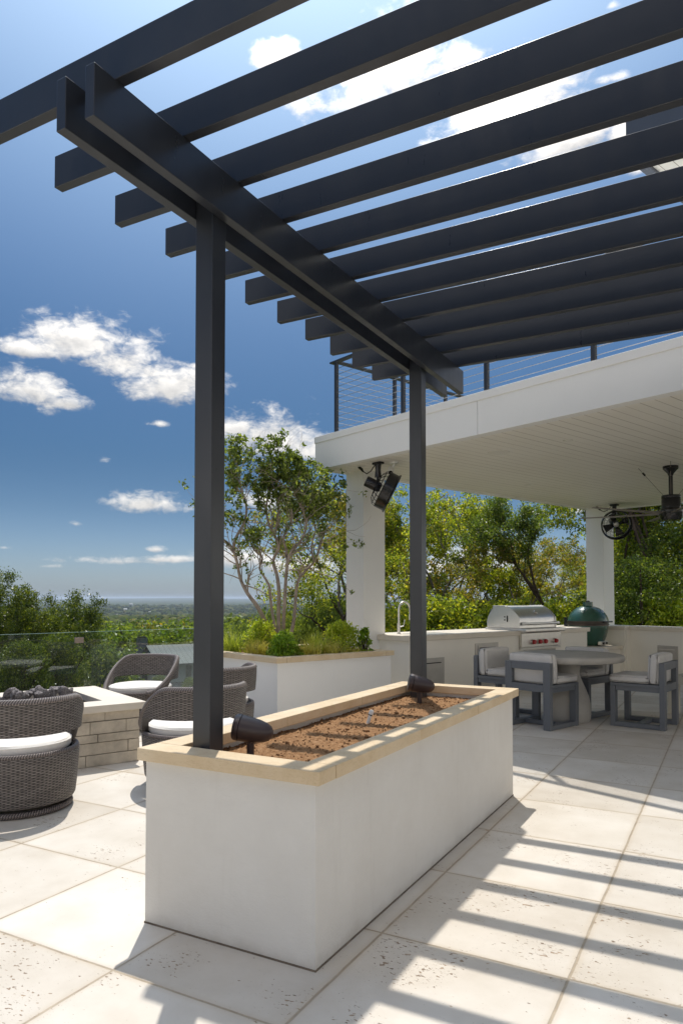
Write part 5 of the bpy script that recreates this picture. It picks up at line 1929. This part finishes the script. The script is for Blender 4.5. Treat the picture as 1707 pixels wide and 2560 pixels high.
MB().box(-0.85, -0.05, GD * 0.72, GD * 0.72 + 0.8, -3, rg + 0.75).build('chimney', M['blue_grey'], hs)
MB().box(-0.8, -0.1, GD * 0.72 + 0.1, GD * 0.72 + 0.7, rg + 0.76, rg + 0.86).build('chimney_cap', M['gap'], hs)
lo = MB()
lo.add([(-0.3, -1.6, ev - 2.3), (14.2, -1.6, ev - 2.3), (14.2, -0.01, ev - 1.85), (-0.3, -0.01, ev - 1.85), (-0.3, -1.6, ev - 2.2), (14.2, -1.6, ev - 2.2), (14.2, -0.01, ev - 1.75), (-0.3, -0.01, ev - 1.75)],
       [(3, 2, 1, 0), (4, 5, 6, 7), (0, 1, 5, 4), (1, 2, 6, 5), (2, 3, 7, 6), (3, 0, 4, 7)])
lo.build('porch_roof', M['metal_roof'], hs)
for (x, z, w, h) in ((2.2, ev - 1.35, 0.5, 1.0), (3.0, ev - 1.35, 0.5, 1.0), (6, ev - 1.2, 0.9, 0.8), (8.5, ev - 1.2, 0.9, 0.8)):
    MB().box(x, x + w, -0.06, 0.02, z, z + h).build('window', M['dark_glass'], hs)
for (y, z, w, h) in ((2.3, ev - 0.9, 0.9, 0.9), (0.7, ev - 0.35, 0.35, 0.35), (3.9, ev - 0.45, 0.3, 0.4)):
    MB().box(-0.06, 0.02, y, y + w, z, z + h).build('window', M['dark_glass'], hs)
MB().box(-5.5, -0.9, GD * 0.5, GD + 2.0, -3, ev - 0.6).build('wing', M['house_stone'], hs)
MB().box(-5.9, -0.86, GD * 0.5 - 0.5, GD + 2.4, ev - 0.59, ev - 0.42).build('wing_roof', M['blue_grey'], hs)
MB().box(-4.6, -0.9, 0.2, GD * 0.5 - 0.55, ev - 2.0, ev - 1.85).build('terrace_roof', M['blue_grey'], hs)

# ------------------------------------------------------------------ wooded ridge and valley
RG = 'trees on the wooded hillside'
ridgeA = make_tree('hillside_tree', '', 'tree', 501, 6.5, 1.8, (0.05, 0), 0.16, 2, 0.95, 2600, 0.30, M['leaf_rust'], M['bark_dark'], RG, per=22)
ridgeB = make_tree('hillside_tree', '', 'tree', 502, 7.0, 2.0, (0.0, 0.1), 0.17, 2, 0.85, 2600, 0.28, M['leaf_olive'], M['bark_dark'], RG, per=22)
ridgeC = make_tree('hillside_tree', '', 'tree', 503, 6.0, 1.6, (0.1, 0), 0.15, 2, 0.9, 2400, 0.28, M['leaf_dark'], M['bark_dark'], RG, per=22)
rr = random.Random(21)
usedr = set()
for k in range(210):
    px = rr.uniform(-60, 560) if k < 150 else rr.uniform(560, 960)
    dep = rr.choice([rr.uniform(36, 62), rr.uniform(64, 100), rr.uniform(90, 200)])
    if 225 < px < 600 and dep < 70:
        continue
    if dep < 63:
        ty = rr.uniform(1590, 1650) if px < 560 else rr.uniform(1530, 1580)
    else:
        ty = rr.uniform(1545, 1600) if px < 330 else rr.uniform(1530, 1585)
    kd = rr.choice('ABBCCC')
    look = {'A': 'yellowish', 'B': 'olive', 'C': 'dark green'}[kd]
    grow({'A': ridgeA, 'B': ridgeB, 'C': ridgeC}[kd], px, dep, ty, rr.uniform(0, 6.28), 'distant %s tree in the wooded hillside below the patio' % look, kd not in usedr, rr.uniform(1.0, 1.5))
    usedr.add(kd)


def far_forest():
    """the woods of the valley floor, one mass of small crowns"""
    r_ = np.random.default_rng(7)
    bm = bmesh.new()
    bmesh.ops.create_icosphere(bm, subdivisions=2, radius=1.0)
    bv = np.array([tuple(v.co) for v in bm.verts])
    bf = np.array([[v.index for v in f.verts] for f in bm.faces])
    bm.free()
    VV_, FF_ = [], []
    off_ = 0
    for k in range(5200):
        dep = 150 * (5200 / 150) ** r_.uniform(0, 1) ** 0.9
        px = r_.uniform(-150, 1000)
        x, y = polar(px, dep)
        s = r_.uniform(3.0, 6.5) * (1 + dep / 2500)
        v = bv * r_.uniform(0.72, 1.2, (len(bv), 1)) * np.array([s, s, s * 0.75]) + np.array([x, y, ground_z(x, y) + s * 0.35])
        VV_.append(v)
        FF_.append(bf + off_)
        off_ += len(bv)
    m, t_, b = new_mat('valley_canopy')
    g_ = t_.n('ShaderNodeNewGeometry')
    t_.link(t_.ramp(g_.outputs['Random Per Island'], [(0, (0.03, 0.045, 0.016)), (0.6, (0.06, 0.08, 0.026)), (1, (0.11, 0.11, 0.04))]), b.inputs['Base Color'])
    b.inputs['Roughness'].default_value = 1
    b.inputs['Specular IOR Level'].default_value = 0.05
    ob = np_mesh('valley_forest', np.concatenate(VV_), np.concatenate(FF_), m)
    tag(ob, 'hazy mass of woods covering the valley floor', 'forest', kind='stuff')


far_forest()
M['valley_wall'] = mat('pale_far_building', (0.5, 0.5, 0.49), 0.8, 0.2, var=0)
# pale buildings scattered over the valley
for (px, dep, w, h, lb) in ((314, 3300, 14, 8, 'largest white building far out in the valley'), (294, 2500, 15, 4, 'pale low building far out in the valley, left of the white one'),
                            (328, 6200, 26, 9, 'tiny white building near the horizon above the others'), (378, 2900, 16, 4, 'pale roof far out in the valley right of the white building'),
                            (205, 4200, 22, 5, 'pale roof far out in the valley left of the others')):
    x, y = polar(px, dep)
    t = thing('valley_building', lb, 'building', (x, y, ground_z(x, y) + 4), -YAW, 'buildings in the valley')
    MB().box(-w / 2, w / 2, -w / 3, w / 3, -6, h).build('wall', M['valley_wall'], t)
    MB().add([(-w / 2 - 1, -w / 3 - 1, h), (w / 2 + 1, -w / 3 - 1, h), (w / 2 + 1, w / 3 + 1, h), (-w / 2 - 1, w / 3 + 1, h), (-w / 2 - 1, 0, h * 1.45), (w / 2 + 1, 0, h * 1.45)],
             [(0, 1, 5, 4), (2, 3, 4, 5), (0, 4, 3), (1, 2, 5), (3, 2, 1, 0)]).build('roof', M['valley_wall'], t)

# ------------------------------------------------------------------ haze over the valley
def haze():
    zmin = min(ground_z(x, y) for x in range(-30000, 30001, 1500) for y in range(-30000, 30001, 1500))
    m = bpy.data.materials.new('valley_haze')
    m.use_nodes = True
    nt = m.node_tree
    nt.nodes.clear()
    out = nt.nodes.new('ShaderNodeOutputMaterial')
    pvv = nt.nodes.new('ShaderNodeVolumePrincipled')
    pvv.inputs['Color'].default_value = (0.72, 0.84, 1.0, 1)
    pvv.inputs['Density'].default_value = 0.00006
    pvv.inputs['Anisotropy'].default_value = 0.1
    nt.links.new(pvv.outputs[0], out.inputs['Volume'])
    ob = MB().box(-31000, 31000, -31000, 31000, -150, 45).build('haze', m)
    tag(ob, kind='stuff')
    m.cycles.homogeneous_volume = True


USE_HAZE = True
if USE_HAZE:
    haze()
